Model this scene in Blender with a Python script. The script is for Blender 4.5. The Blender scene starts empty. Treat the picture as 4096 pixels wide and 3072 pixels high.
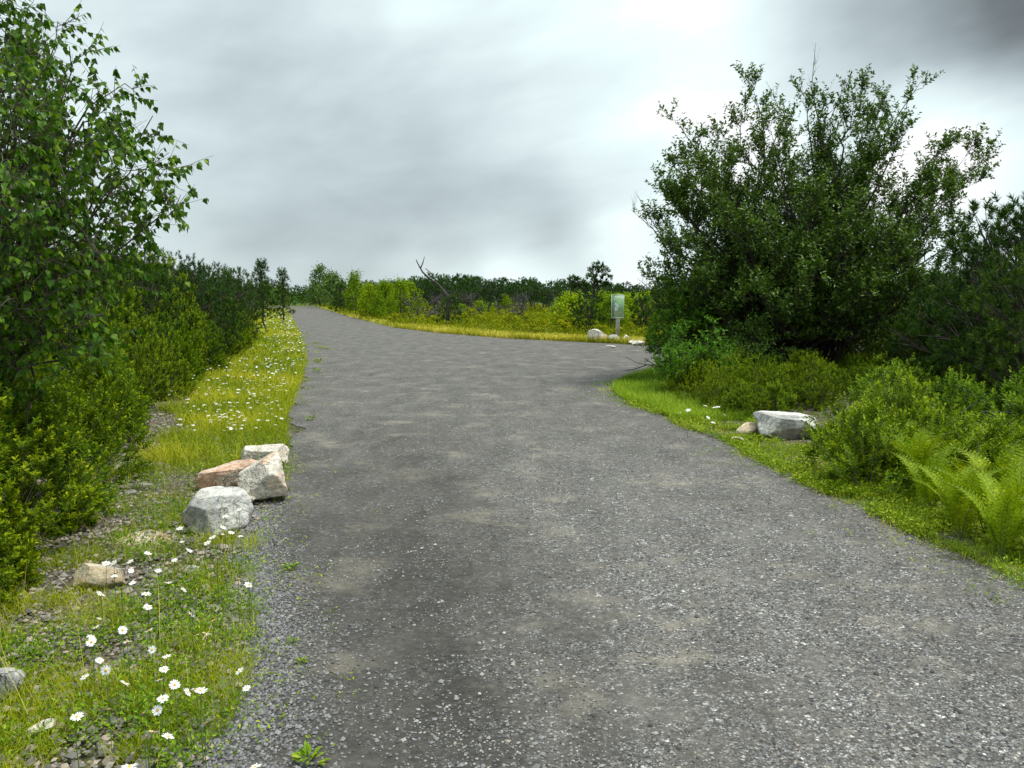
import bpy, bmesh, math, random
import numpy as np
from mathutils import Vector, noise as mnoise
from mathutils.geometry import tessellate_polygon
rad = math.radians
scene = bpy.context.scene
COL = scene.collection
rng = np.random.default_rng(7)
random.seed(7)

# ------------------------------------------------------------------ camera
EYE = 1.6; F = 800.0; PITCH = math.atan(86 / 800)
cd = bpy.data.cameras.new("camera"); cam = bpy.data.objects.new("camera", cd); COL.objects.link(cam)
cd.lens = 36 * F / 1024; cd.sensor_width = 36; cd.clip_end = 5000; cd.clip_start = .05
cam.location = (0, 0, EYE); cam.rotation_euler = (math.pi / 2 - PITCH, 0, 0)
scene.camera = cam
scene.view_settings.view_transform = 'Standard'; scene.view_settings.look = 'None'
scene.view_settings.gamma = 1; scene.view_settings.exposure = 0.18

def ray(px, py):
    x = (px - 512) / F; y = -(py - 384) / F
    c, s = math.cos(PITCH), math.sin(PITCH)
    return np.array([x, c + y * s, -s + y * c])
def G(px, py, z=0.0):                       # ground point seen at a pixel
    r = ray(px, py); t = (z - EYE) / r[2]; return np.array([r[0] * t, r[1] * t, z])
def P(px, py, d):                           # point at depth d
    r = ray(px, py); t = d / r[1]; return np.array([r[0] * t, d, EYE + r[2] * t])

# ------------------------------------------------------------------ node helpers
class NT:
    def __init__(s, nt): s.nt = nt
    def n(s, typ, **kw):
        nd = s.nt.nodes.new(typ)
        for k, v in kw.items():
            if k in ('operation', 'blend_type', 'data_type', 'feature', 'noise_dimensions', 'sky_type', 'attribute_name',
                     'sun_disc', 'sun_elevation', 'sun_rotation', 'interpolation', 'voronoi_dimensions', 'distance', 'attribute_type'):
                setattr(nd, k, v)
            else:
                s.set(nd, k, v)
        return nd
    def set(s, nd, k, v):
        k = k.replace('_', ' ') if isinstance(k, str) and k not in nd.inputs else k
        if isinstance(k, str) and k.startswith('i') and k[1:].isdigit(): k = int(k[1:])
        if isinstance(v, bpy.types.NodeSocket): s.nt.links.new(v, nd.inputs[k])
        else: nd.inputs[k].default_value = v
    def m(s, op, a, b=0.0, c=None, clamp=False):
        nd = s.nt.nodes.new('ShaderNodeMath'); nd.operation = op; nd.use_clamp = clamp
        for i, v in enumerate((a, b) if c is None else (a, b, c)): s.set(nd, i, v)
        return nd.outputs[0]
    def vm(s, op, a, b=(0, 0, 0)):
        nd = s.nt.nodes.new('ShaderNodeVectorMath'); nd.operation = op
        s.set(nd, 0, a); s.set(nd, 1, b)
        return nd.outputs['Value'] if op in ('DOT_PRODUCT', 'LENGTH') else nd.outputs[0]
    def mix(s, f, a, b, bt='MIX'):
        nd = s.nt.nodes.new('ShaderNodeMix'); nd.data_type = 'RGBA'; nd.blend_type = bt
        s.set(nd, 0, f); s.set(nd, 6, a); s.set(nd, 7, b); return nd.outputs[2]
    def ramp(s, f, stops, interp='LINEAR'):
        nd = s.nt.nodes.new('ShaderNodeValToRGB'); cr = nd.color_ramp; cr.interpolation = interp
        while len(cr.elements) < len(stops): cr.elements.new(.5)
        for e, (p, c) in zip(cr.elements, stops):
            e.position = p; e.color = (c[0], c[1], c[2], 1) if hasattr(c, '__len__') else (c, c, c, 1)
        s.set(nd, 0, f); return nd.outputs[0]
    def noise(s, vec, scale, detail=4, rough=.55, out=0, dist=0.0):
        nd = s.nt.nodes.new('ShaderNodeTexNoise'); s.set(nd, 'Vector', vec)
        s.set(nd, 'Scale', scale); s.set(nd, 'Detail', detail); s.set(nd, 'Roughness', rough); s.set(nd, 'Distortion', dist)
        return nd.outputs[out]
def c4(c): return (c[0], c[1], c[2], 1)

# ------------------------------------------------------------------ world: overcast sky
SUN_EL = rad(66); SUN_AZ = rad(80)          # azimuth clockwise from +Y
w = bpy.data.worlds.new("World"); scene.world = w; w.use_nodes = True
w.node_tree.nodes.clear(); S = NT(w.node_tree)
tc = S.n('ShaderNodeTexCoord'); d = tc.outputs['Generated']
sky = S.n('ShaderNodeTexSky', sky_type='NISHITA', sun_disc=False, sun_elevation=SUN_EL, sun_rotation=SUN_AZ)
skyc = S.vm('SCALE', sky.outputs[0]); skyc.node.inputs['Scale'].default_value = .10
dn = S.vm('NORMALIZE', d)
sz_ = S.n('ShaderNodeSeparateXYZ'); S.set(sz_, 0, dn); cb_ = S.n('ShaderNodeCombineXYZ'); S.set(cb_, 0, S.m('MULTIPLY_ADD', sz_.outputs[2], -.9, sz_.outputs[0])); S.set(cb_, 1, sz_.outputs[1]); S.set(cb_, 2, S.m('MULTIPLY', sz_.outputs[2], 1.6)); stretched = cb_.outputs[0]
warp = S.vm('ADD', stretched, S.vm('MULTIPLY', S.vm('SUBTRACT', S.noise(stretched, 2.2, 3, .5, 1), (.5, .5, .5)), (.22, .22, .18)))
n1 = S.noise(warp, 2.3, 4, .48)
n2 = S.noise(S.vm('MULTIPLY', warp, (1, 1, 1.25)), 6.5, 6, .50)
val = S.m('ADD', S.m('MULTIPLY', S.m('SUBTRACT', n1, .5), .50), S.m('MULTIPLY', S.m('SUBTRACT', n2, .5), .34))
val = S.m('ADD', val, .73)
BLOBS = [((335, 150), -.11, .012), ((230, 225), -.07, .008), ((420, 225), -.05, .006), ((560, 238), -.22, .0016), ((480, 215), -.08, .003), ((400, 100), -.08, .01),
         ((520, 10), .12, .012), ((700, -5), .20, .003), ((330, -10), .10, .008), ((100, 60), .07, .01), ((960, 112), .38, .0035), ((1030, 5), -.55, .0060), ((930, 35), -.12, .006),
         ((725, 150), .25, .004), ((640, 240), .08, .004), ((520, 276), .24, .0020), ((620, 274), .16, .002), ((430, 278), .12, .0015), ((850, 230), .16, .02),
         ((780, 70), -.10, .008), ((620, 130), .10, .006), ((660, 200), -.06, .003), ((60, 240), .02, .01)]
for (px, py), st, wd in BLOBS:
    r = ray(px, py); r = r / np.linalg.norm(r)
    wv = S.vm('NORMALIZE', S.vm('ADD', dn, S.vm('MULTIPLY', S.vm('SUBTRACT', S.noise(dn, 5.0, 4, .5, 1), (.5, .5, .5)), (.10, .10, .06))))
    dot = S.vm('DOT_PRODUCT', wv, tuple(r))
    e = S.m('EXPONENT', S.m('DIVIDE', S.m('SUBTRACT', dot, 1.0), wd))
    val = S.m('ADD', val, S.m('MULTIPLY', e, st))
cloud = S.ramp(val, [(0.0, (.05, .058, .06)), (.25, (.16, .18, .185)), (.42, (.30, .355, .375)), (.56, (.43, .505, .53)), (.72, (.60, .695, .715)), (.88, (.80, .93, .94)), (1.0, (1.0, 1.0, 1.0))])
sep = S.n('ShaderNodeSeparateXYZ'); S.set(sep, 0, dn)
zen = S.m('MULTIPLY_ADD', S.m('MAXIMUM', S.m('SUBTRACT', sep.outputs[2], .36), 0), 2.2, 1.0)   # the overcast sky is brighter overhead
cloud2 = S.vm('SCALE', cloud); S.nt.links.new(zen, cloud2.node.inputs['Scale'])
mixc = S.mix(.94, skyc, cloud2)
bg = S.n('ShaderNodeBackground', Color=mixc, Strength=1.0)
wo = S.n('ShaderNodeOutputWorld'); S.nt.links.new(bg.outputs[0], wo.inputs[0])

ld = bpy.data.lights.new("sun", 'SUN'); ld.energy = 3.2; ld.angle = rad(11); ld.color = (1, .96, .88)
sun = bpy.data.objects.new("sun", ld); COL.objects.link(sun)
sd = Vector((math.sin(SUN_AZ) * math.cos(SUN_EL), math.cos(SUN_AZ) * math.cos(SUN_EL), math.sin(SUN_EL)))
sun.rotation_euler = sd.to_track_quat('Z', 'Y').to_euler(); sun.location = (0, 0, 30)

# ------------------------------------------------------------------ mesh building
class MB:
    def __init__(s): s.V = []; s.F = []; s.A = []; s.n = 0; s.MI = []
    def add(s, V, Fs, a=0.5, mi=0):
        V = np.asarray(V, float).reshape(-1, 3)
        s.V.append(V); s.A.append(np.broadcast_to(np.asarray(a, float), (len(V),)).copy())
        for f in (Fs if isinstance(Fs, list) else [Fs]):
            f = np.asarray(f, int); s.F.append(f + s.n); s.MI.append(np.full(len(f), mi))
        s.n += len(V)
    def mesh(s, name, smooth=False):
        V = np.concatenate(s.V); me = bpy.data.meshes.new(name)
        me.vertices.add(len(V)); me.vertices.foreach_set('co', V.astype(np.float32).ravel())
        loops = np.concatenate([f.ravel() for f in s.F]); tot = np.concatenate([np.full(len(f), f.shape[1]) for f in s.F])
        me.loops.add(len(loops)); me.loops.foreach_set('vertex_index', loops.astype(np.int32))
        me.polygons.add(len(tot)); st = np.concatenate([[0], np.cumsum(tot)[:-1]])
        me.polygons.foreach_set('loop_start', st.astype(np.int32))
        me.polygons.foreach_set('material_index', np.concatenate(s.MI).astype(np.int32))
        me.update(calc_edges=True)
        at = me.attributes.new('v', 'FLOAT', 'POINT'); at.data.foreach_set('value', np.concatenate(s.A).astype(np.float32))
        if smooth: me.polygons.foreach_set('use_smooth', np.ones(len(tot), bool))
        me.validate()
        return me

def nrm(a): return a / np.maximum(np.linalg.norm(a, axis=-1, keepdims=True), 1e-9)
def rdir(n): return nrm(rng.normal(size=(n, 3)))

def tube(mb, pts, r, k=6, a=.5):
    pts = np.asarray(pts, float); n = len(pts); r = np.broadcast_to(np.asarray(r, float), (n,))
    T = nrm(np.gradient(pts, axis=0)); ref = np.array([.31, .77, .2]); 
    if abs(T[0] @ nrm(ref)) > .9: ref = np.array([1., 0, 0])
    U = nrm(np.cross(T, ref)); W = np.cross(T, U)
    an = np.arange(k) * 2 * math.pi / k
    ring = pts[:, None] + r[:, None, None] * (U[:, None] * np.cos(an)[None, :, None] + W[:, None] * np.sin(an)[None, :, None])
    i = np.arange(n - 1)[:, None] * k; j = np.arange(k)[None]; j2 = (j + 1) % k
    Fq = np.stack([i + j, i + j2, i + k + j2, i + k + j], -1).reshape(-1, 4)
    mb.add(ring.reshape(-1, 3), Fq, a)

def leaves(mb, Pn, D, N, L, W, v, kind='fold', mi=0):
    """Pn base points, D direction, N rough normal; one small leaf surface each"""
    n = len(Pn); D = nrm(D); Sd = nrm(np.cross(D, N)); N = np.cross(Sd, D)
    L = np.broadcast_to(L, (n,))[:, None]; W = np.broadcast_to(W, (n,))[:, None]; b = np.arange(n)[:, None]
    if kind == 'fold':       # pointed oval folded on its midrib
        up = N * W * .18
        vs = [Pn, Pn + D * L * .3 + Sd * W * .46 + up, Pn + D * L * .7 + Sd * W * .38 + up * .6, Pn + D * L - N * L * .08,
              Pn + D * L * .7 - Sd * W * .38 + up * .6, Pn + D * L * .3 - Sd * W * .46 + up]
        Fs = [np.concatenate([b * 6 + [0, 1, 2, 3], b * 6 + [0, 3, 4, 5]])]; k = 6
    elif kind == 'birch':    # triangular, long pointed
        up = N * W * .10
        vs = [Pn, Pn + D * L * .22 + Sd * W * .5 + up, Pn + D * L * .55 + Sd * W * .30 + up * .6, Pn + D * L,
              Pn + D * L * .55 - Sd * W * .30 + up * .6, Pn + D * L * .22 - Sd * W * .5 + up]
        Fs = [np.concatenate([b * 6 + [0, 1, 2, 3], b * 6 + [0, 3, 4, 5]])]; k = 6
    elif kind == 'dia':
        vs = [Pn, Pn + D * L * .45 + Sd * W * .5 + N * W * .1, Pn + D * L, Pn + D * L * .45 - Sd * W * .5 + N * W * .1]
        Fs = [b * 4 + [0, 1, 2, 3]]; k = 4
    elif kind == 'needle':
        vs = [Pn + Sd * W * .5, Pn + D * L, Pn - Sd * W * .5]; Fs = [b * 3 + [0, 1, 2]]; k = 3
    elif kind == 'blade':    # bent grass blade, 3 segments
        g = np.array([0, 0, -1.0]); bend = N
        vs = [Pn + Sd * W * .5, Pn - Sd * W * .5, Pn + D * L * .45 + Sd * W * .42 + bend * L * .05, Pn + D * L * .45 - Sd * W * .42 + bend * L * .05,
              Pn + D * L * .78 + Sd * W * .25 + bend * L * .17, Pn + D * L * .78 - Sd * W * .25 + bend * L * .17, Pn + D * L * .97 + bend * L * .36]
        Fs = [np.concatenate([b * 7 + [0, 1, 3, 2], b * 7 + [2, 3, 5, 4]]), b * 7 + [4, 5, 6]]; k = 7
    V = np.stack(vs, 1).reshape(-1, 3)
    mb.add(V, Fs, np.repeat(np.broadcast_to(v, (n,)), k), mi)

# ------------------------------------------------------------------ objects
def tag(o, label=None, cat=None, group=None, kind=None):
    if label: o['label'] = label
    if cat: o['category'] = cat
    if group: o['group'] = group
    if kind: o['kind'] = kind
    return o
def mobj(name, me, mat=None, parent=None):
    o = bpy.data.objects.new(name, me); COL.objects.link(o)
    if mat is not None and not me.materials:
        for m in (mat if isinstance(mat, (list, tuple)) else [mat]): me.materials.append(m)
    if parent: o.parent = parent
    return o
def thing(name, label, cat, loc=(0, 0, 0), rz=0, group=None, sc=1.0):
    o = bpy.data.objects.new(name, None); COL.objects.link(o); o.empty_display_size = .2
    o.location = loc; o.rotation_euler = (0, 0, rz); o.scale = (sc, sc, sc) if not hasattr(sc, '__len__') else sc
    return tag(o, label, cat, group)
class Kind:
    """one prototype with its parts; the first placement uses it, later ones copy it"""
    def __init__(s, name, parts): s.name = name; s.parts = parts; s.root = None      # parts: list of (name, mesh, mat, [subparts])
    def place(s, loc, rz, sc, label, cat, group=None, tilt=None):
        r = thing(s.name, label, cat, loc, rz, group, sc)
        if tilt: r.rotation_euler = (tilt[0], tilt[1], rz)
        for p in s.parts:
            o = mobj(p[0], p[1], p[2], r)
            for q in (p[3] if len(p) > 3 else []): mobj(q[0], q[1], q[2], o)
        return r

# ------------------------------------------------------------------ materials
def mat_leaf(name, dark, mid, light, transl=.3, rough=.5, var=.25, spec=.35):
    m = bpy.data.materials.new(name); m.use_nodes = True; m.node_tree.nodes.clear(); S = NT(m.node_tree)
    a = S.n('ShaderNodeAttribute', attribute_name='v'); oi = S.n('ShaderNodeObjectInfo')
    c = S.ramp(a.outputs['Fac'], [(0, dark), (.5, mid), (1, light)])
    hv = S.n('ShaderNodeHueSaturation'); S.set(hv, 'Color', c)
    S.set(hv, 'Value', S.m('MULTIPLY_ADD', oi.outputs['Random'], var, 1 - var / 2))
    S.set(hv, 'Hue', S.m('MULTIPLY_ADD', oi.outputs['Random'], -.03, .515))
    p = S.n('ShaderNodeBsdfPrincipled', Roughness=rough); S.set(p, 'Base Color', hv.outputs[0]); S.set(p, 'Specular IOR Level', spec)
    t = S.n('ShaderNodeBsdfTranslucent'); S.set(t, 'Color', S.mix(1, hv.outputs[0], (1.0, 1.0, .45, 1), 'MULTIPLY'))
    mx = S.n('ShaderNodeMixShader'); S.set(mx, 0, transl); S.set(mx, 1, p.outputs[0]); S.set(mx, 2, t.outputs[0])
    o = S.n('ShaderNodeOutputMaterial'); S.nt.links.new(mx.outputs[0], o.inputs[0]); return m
def mat_bark(name, c1, c2, sc=12):
    m = bpy.data.materials.new(name); m.use_nodes = True; S = NT(m.node_tree); p = m.node_tree.nodes['Principled BSDF']
    tc = S.n('ShaderNodeTexCoord'); v = S.vm('MULTIPLY', tc.outputs['Object'], (1, 1, .35))
    n = S.noise(v, sc, 6, .65); S.set(p, 'Base Color', S.ramp(n, [(.3, c1), (.7, c2)])); p.inputs['Roughness'].default_value = .9
    b = S.n('ShaderNodeBump', Strength=.6, Distance=.02); S.set(b, 'Height', n); S.set(p, 'Normal', b.outputs[0]); return m
def mat_plain(name, c, rough=.6):
    m = bpy.data.materials.new(name); m.use_nodes = True; S = NT(m.node_tree); p = m.node_tree.nodes['Principled BSDF']
    tc = S.n('ShaderNodeTexCoord'); n = S.noise(tc.outputs['Object'], 30, 3)
    S.set(p, 'Base Color', S.mix(n, c4([x * .85 for x in c]), c4([min(1, x * 1.1) for x in c]))); p.inputs['Roughness'].default_value = rough; return m

M = {}
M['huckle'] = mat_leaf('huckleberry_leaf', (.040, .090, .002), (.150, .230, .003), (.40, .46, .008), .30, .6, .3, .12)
M['field'] = mat_leaf('heath_leaf', (.07, .12, .003), (.25, .28, .004), (.52, .47, .008), .28, .7, .5, .1)
M['laurel'] = mat_leaf('laurel_leaf', (.045, .10, .003), (.16, .26, .005), (.40, .50, .012), .30, .5, .3, .15)
M['birch'] = mat_leaf('birch_leaf', (.024, .075, .002), (.085, .19, .004), (.27, .39, .015), .32, .5, .3, .22)
M['bush'] = mat_leaf('willow_leaf', (.034, .080, .005), (.10, .18, .010), (.30, .40, .09), .25, .45, .3, .25)
M['bush_low'] = mat_leaf('willow_shoot_leaf', (.04, .13, .006), (.11, .26, .010), (.28, .46, .05), .30, .5, .3, .2)
M['pine'] = mat_leaf('pine_needle', (.012, .040, .003), (.036, .090, .006), (.10, .18, .010), .08, .6, .4, .15)
M['pine_olive'] = mat_leaf('pine_needle_olive', (.014, .042, .003), (.042, .095, .005), (.12, .19, .010), .08, .6, .4, .15)
M['pine_far'] = mat_leaf('far_pine_needle', (.012, .045, .006), (.036, .090, .010), (.085, .16, .018), .08, .7, .6, .1)
M['decid_far'] = mat_leaf('far_broad_leaf', (.07, .16, .003), (.18, .29, .004), (.36, .45, .010), .30, .7, .5, .1)
M['grass'] = mat_leaf('grass_blade', (.13, .20, .004), (.38, .42, .006), (.70, .60, .06), .33, .6, .1, .15)
M['grass_right'] = mat_leaf('lush_grass_blade', (.08, .15, .006), (.21, .31, .008), (.40, .50, .04), .33, .6, .1, .15)
M['dry'] = mat_leaf('dry_grass_blade', (.24, .26, .008), (.52, .45, .04), (.75, .62, .18), .28, .65, .1, .15)
M['weed'] = mat_leaf('weed_leaf', (.07, .15, .004), (.18, .30, .006), (.40, .48, .03), .30, .55, .15, .2)
M['fern'] = mat_leaf('fern_leaf', (.07, .15, .004), (.22, .33, .006), (.48, .54, .02), .30, .6, .3, .15)
M['fernstalk'] = mat_plain('fern_stalk', (.10, .14, .03))
M['stem'] = mat_plain('daisy_stem', (.10, .17, .03))
M['petal'] = mat_plain('daisy_petal', (.80, .80, .80), .7)
M['disc'] = mat_plain('daisy_center', (.75, .38, .02), .8)
M['bark'] = mat_bark('dark_bark', (.018, .014, .011), (.06, .048, .038))
M['birchbark'] = mat_bark('birch_bark', (.04, .03, .022), (.14, .11, .09))
M['snag'] = mat_bark('weathered_dead_wood', (.022, .018, .016), (.085, .075, .068), 8)
M['twigs'] = mat_bark('twig_bark', (.06, .045, .035), (.15, .12, .10))

def gravel_nodes(S, base, pos, peb=85., amp=1.0):
    """multiplies base by per-pebble brightness; returns colour, height"""
    jit = S.vm('ADD', pos, S.vm('MULTIPLY', S.noise(pos, 40, 2, .5, 1), (.012, .012, .012)))
    def vor(sc, feature='F1'):
        v = S.n('ShaderNodeTexVoronoi', feature=feature); S.set(v, 'Vector', jit); S.set(v, 'Scale', sc); return v
    v1 = vor(peb); v2 = vor(peb * .42); v3 = vor(peb * 2.1)
    def bright(v): 
        sp = S.n('ShaderNodeSeparateColor'); S.set(sp, 0, v.outputs['Color']); return sp.outputs[0], sp.outputs[1]
    b1, g1 = bright(v1); b2, g2 = bright(v2); b3, g3 = bright(v3)
    f1 = S.ramp(b1, [(0, .35), (.5, .8), (.8, 1.25), (.93, 1.9), (1, 3.2)])
    edge = S.ramp(v1.outputs['Distance'], [(.2, 1.0), (.75, .35)])
    col = S.mix(amp, base, S.mix(1, f1, edge, 'MULTIPLY'), 'MULTIPLY')
    f2 = S.ramp(b2, [(0, .7), (.85, 1.0), (.93, 1.5), (1, 2.4)])
    col = S.mix(.8 * amp, col, f2, 'MULTIPLY')
    f3 = S.ramp(b3, [(0, .6), (.7, 1.0), (1, 1.9)])
    col = S.mix(.7 * amp, col, f3, 'MULTIPLY')
    col = S.mix(S.ramp(g1, [(.8, 0.0), (1, .5)]), col, S.mix(1, col, (1.25, .95, .72, 1), 'MULTIPLY'))
    h = S.m('ADD', S.m('SUBTRACT', 1.0, v1.outputs['Distance']), S.m('MULTIPLY', S.m('SUBTRACT', 1.0, v2.outputs['Distance']), S.m('MULTIPLY', b2, .9)))
    return col, h

def mat_road():
    m = bpy.data.materials.new('crushed_shale_gravel'); m.use_nodes = True; S = NT(m.node_tree); p = m.node_tree.nodes['Principled BSDF']
    g = S.n('ShaderNodeNewGeometry'); pos = g.outputs['Position']
    q = S.vm('MULTIPLY', pos, (1, .4, 1)); sp = S.n('ShaderNodeSeparateXYZ'); S.set(sp, 0, pos); ynear = S.ramp(S.m('DIVIDE', sp.outputs[1], 16.0), [(.2, 1.0), (.75, 0.0)])
    big = S.noise(q, .6, 4, .6); med = S.noise(q, 2.6, 5, .65); clump = S.noise(pos, 5.5, 4, .65); fine = S.noise(pos, 22, 6, .75)
    # fine dirt between the chips, with drier tan patches
    dirt = S.ramp(S.m('ADD', S.m('MULTIPLY', fine, .6), S.m('MULTIPLY', med, .4)), [(.36, (.050, .047, .041)), (.5, (.100, .094, .082)), (.64, (.165, .155, .135))])
    tan = S.ramp(S.noise(S.vm('ADD', pos, (13, 4, 0)), 1.7, 5, .62), [(.54, 0.0), (.68, .85)])
    dirt = S.mix(tan, dirt, S.mix(1, (.27, .24, .19, 1), S.ramp(fine, [(.3, .6), (.7, 1.15)]), 'MULTIPLY'))
    # worn band of loose lighter chips along the right wheel track, darker left one
    u = S.m('ADD', sp.outputs[0], S.m('MULTIPLY', sp.outputs[1], .13)); u = S.m('ADD', u, S.m('MULTIPLY', S.m('SUBTRACT', big, .5), 3.0))
    trk = S.ramp(S.m('MULTIPLY_ADD', u, .125, .5), [(.28, .60), (.36, .30), (.50, .12), (.58, .40), (.70, 1.0), (.84, .80), (1.0, .35)])
    trk = S.mix(ynear, (.55, .55, .55, 1), trk)
    stone = S.mix(1, (.184, .180, .172, 1), S.ramp(fine, [(.25, .7), (.7, 1.25)]), 'MULTIPLY')
    chips, h = gravel_nodes(S, stone, pos, 95., .95)
    cover = S.m('ADD', S.m('MULTIPLY', S.m('SUBTRACT', clump, .5), 3.4), S.m('ADD', S.m('MULTIPLY', trk, .75), .0), clamp=True)
    col = S.mix(cover, dirt, chips)
    col = S.mix(1, col, S.ramp(trk, [(.1, .46), (.5, .92), (1, 1.24)]), 'MULTIPLY')
    col = S.mix(1, col, S.ramp(S.m('ADD', S.m('MULTIPLY', med, .6), S.m('MULTIPLY', clump, .4)), [(.34, .88), (.66, 1.12)]), 'MULTIPLY')
    S.set(p, 'Base Color', col); p.inputs['Roughness'].default_value = .9; p.inputs['Specular IOR Level'].default_value = .2
    b = S.n('ShaderNodeBump', Strength=.9, Distance=.007); S.set(b, 'Height', S.m('ADD', S.m('MULTIPLY', h, cover), S.m('ADD', S.m('MULTIPLY', med, 1.5), fine))); S.set(p, 'Normal', b.outputs[0]); return m
def mat_ground():
    m = bpy.data.materials.new('stony_soil'); m.use_nodes = True; S = NT(m.node_tree); p = m.node_tree.nodes['Principled BSDF']
    g = S.n('ShaderNodeNewGeometry'); pos = g.outputs['Position']
    n = S.noise(pos, 1.3, 6, .6); n2 = S.noise(pos, 6, 5, .65); n3 = S.noise(S.vm('ADD', pos, (5, 9, 0)), .9, 4, .6)
    base = S.ramp(n2, [(.3, (.075, .058, .042)), (.5, (.17, .14, .11)), (.7, (.30, .245, .19))])
    base = S.mix(S.ramp(n, [(.45, 0.0), (.62, .8)]), base, (.075, .10, .018, 1))
    base = S.mix(S.ramp(n3, [(.55, 0.0), (.7, .6)]), base, (.20, .14, .07, 1))
    far = S.ramp(S.m('DIVIDE', S.vm('LENGTH', pos), 60.0), [(.25, 0.0), (.5, 1.0)])
    base = S.mix(far, base, S.mix(n2, (.06, .09, .008, 1), (.17, .20, .012, 1)))
    col, h = gravel_nodes(S, base, pos, 60, .8)
    S.set(p, 'Base Color', col); p.inputs['Roughness'].default_value = .95; p.inputs['Specular IOR Level'].default_value = .2
    b = S.n('ShaderNodeBump', Strength=.8, Distance=.012); S.set(b, 'Height', S.m('ADD', h, S.m('MULTIPLY', n2, 5))); S.set(p, 'Normal', b.outputs[0]); return m
def mat_pebble(name, stops):
    m = bpy.data.materials.new(name); m.use_nodes = True; S = NT(m.node_tree); p = m.node_tree.nodes['Principled BSDF']
    a = S.n('ShaderNodeAttribute', attribute_name='v')
    S.set(p, 'Base Color', S.ramp(a.outputs['Fac'], stops)); p.inputs['Roughness'].default_value = .85; p.inputs['Specular IOR Level'].default_value = .3; return m
def mat_rock(name, white, tan, grey, tanamt=.5, seed=0):
    m = bpy.data.materials.new(name); m.use_nodes = True; S = NT(m.node_tree); p = m.node_tree.nodes['Principled BSDF']
    g = S.n('ShaderNodeTexCoord'); pos = S.vm('ADD', g.outputs['Object'], (seed * 3.1, seed * 1.7, seed))
    n = S.noise(pos, 4.5, 6, .65); n2 = S.noise(pos, 26, 6, .7); n3 = S.noise(S.vm('MULTIPLY', pos, (1, 1, 2.2)), 3.0, 5, .6, dist=1.2)
    base = S.mix(S.ramp(n, [(.42, 0.0), (.6, 1.0)]), c4(white), c4(grey))
    base = S.mix(S.ramp(n3, [(.62 - tanamt * .3, 0.0), (.78 - tanamt * .3, .85)]), base, c4(tan))
    base = S.mix(1, base, S.ramp(n2, [(.32, .55), (.55, 1.0), (.75, 1.2)]), 'MULTIPLY')
    v = S.n('ShaderNodeTexVoronoi', feature='DISTANCE_TO_EDGE'); S.set(v, 'Vector', S.vm('ADD', pos, S.vm('MULTIPLY', S.noise(pos, 5, 4, .6, 1), (.5, .5, .5)))); S.set(v, 'Scale', 2.6)
    crack = S.ramp(v.outputs[0], [(0, .35), (.018, 1.0)])
    base = S.mix(.55, base, crack, 'MULTIPLY')
    spk = S.ramp(S.noise(pos, 55, 3, .6), [(.60, 1.0), (.68, .35)]); base = S.mix(S.ramp(n, [(.45, .15), (.6, .9)]), base, S.mix(1, base, spk, 'MULTIPLY'))
    S.set(p, 'Base Color', base); p.inputs['Roughness'].default_value = .85; p.inputs['Specular IOR Level'].default_value = .3
    b = S.n('ShaderNodeBump', Strength=1.0, Distance=.03); S.set(b, 'Height', S.m('ADD', S.m('ADD', n2, n), S.m('MULTIPLY', crack, .5))); S.set(p, 'Normal', b.outputs[0]); return m

# ------------------------------------------------------------------ layout of the place
LE = [G(x, y)[:2] for x, y in [(205, 768), (222, 725), (244, 680), (250, 620), (248, 560), (262, 515), (285, 485), (288, 455), (284, 425), (292, 400), (301, 378), (305, 362), (302, 345), (298, 331), (292, 319), (287, 309.5)]]
LE = np.array([[LE[0][0] + .25, -3.0]] + LE)
RF = np.array([G(x, y)[:2] for x, y in [(315, 306.3), (343, 315), (393, 327.5), (440, 333), (509, 338.5), (592, 342.5), (657, 345.5), (700, 346)]])
RN = np.array([G(x, y)[:2] for x, y in [(668, 366), (645, 374), (622, 382), (613, 391), (625, 400), (652, 409), (690, 426), (740, 441), (762, 456), (800, 476), (880, 509), (930, 533), (1024, 571), (1150, 640)]])
def xl(y): return np.interp(y, LE[:, 1], LE[:, 0])
rn_s = RN[np.argsort(RN[:, 1])]; rf_s = RF[np.argsort(RF[:, 1])]
def xrn(y): return np.interp(y, rn_s[:, 1], rn_s[:, 0])
def xrf(y): return np.interp(y, rf_s[:, 1], rf_s[:, 0])
side = [RF[-1] + (12, 1.5), RF[-1] + (30, 0), RF[-1] + (30, -5.0), (22, 21.5), (14, 20.0), (8, 18.6)]
outline = [tuple(p) for p in LE] + [(-40, 133), (-60, 142), (-62, 150), (-52, 148.5)] + [tuple(p) for p in RF] + [tuple(p) for p in side] + [tuple(p) for p in RN] + [(3.6, .6), (3.6, -3.0)]
outline = np.array(outline)
def resample(poly, step):
    out = []
    for i in range(len(poly)):
        a, b = poly[i], poly[(i + 1) % len(poly)]; L = np.linalg.norm(b - a)
        st = step * max(1, .5 * (abs(a[1]) + abs(b[1])) / 12)
        n = max(1, int(L / st))
        for k in range(n): out.append(a + (b - a) * k / n)
    return np.array(out)
OUT = resample(outline, .09)
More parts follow.
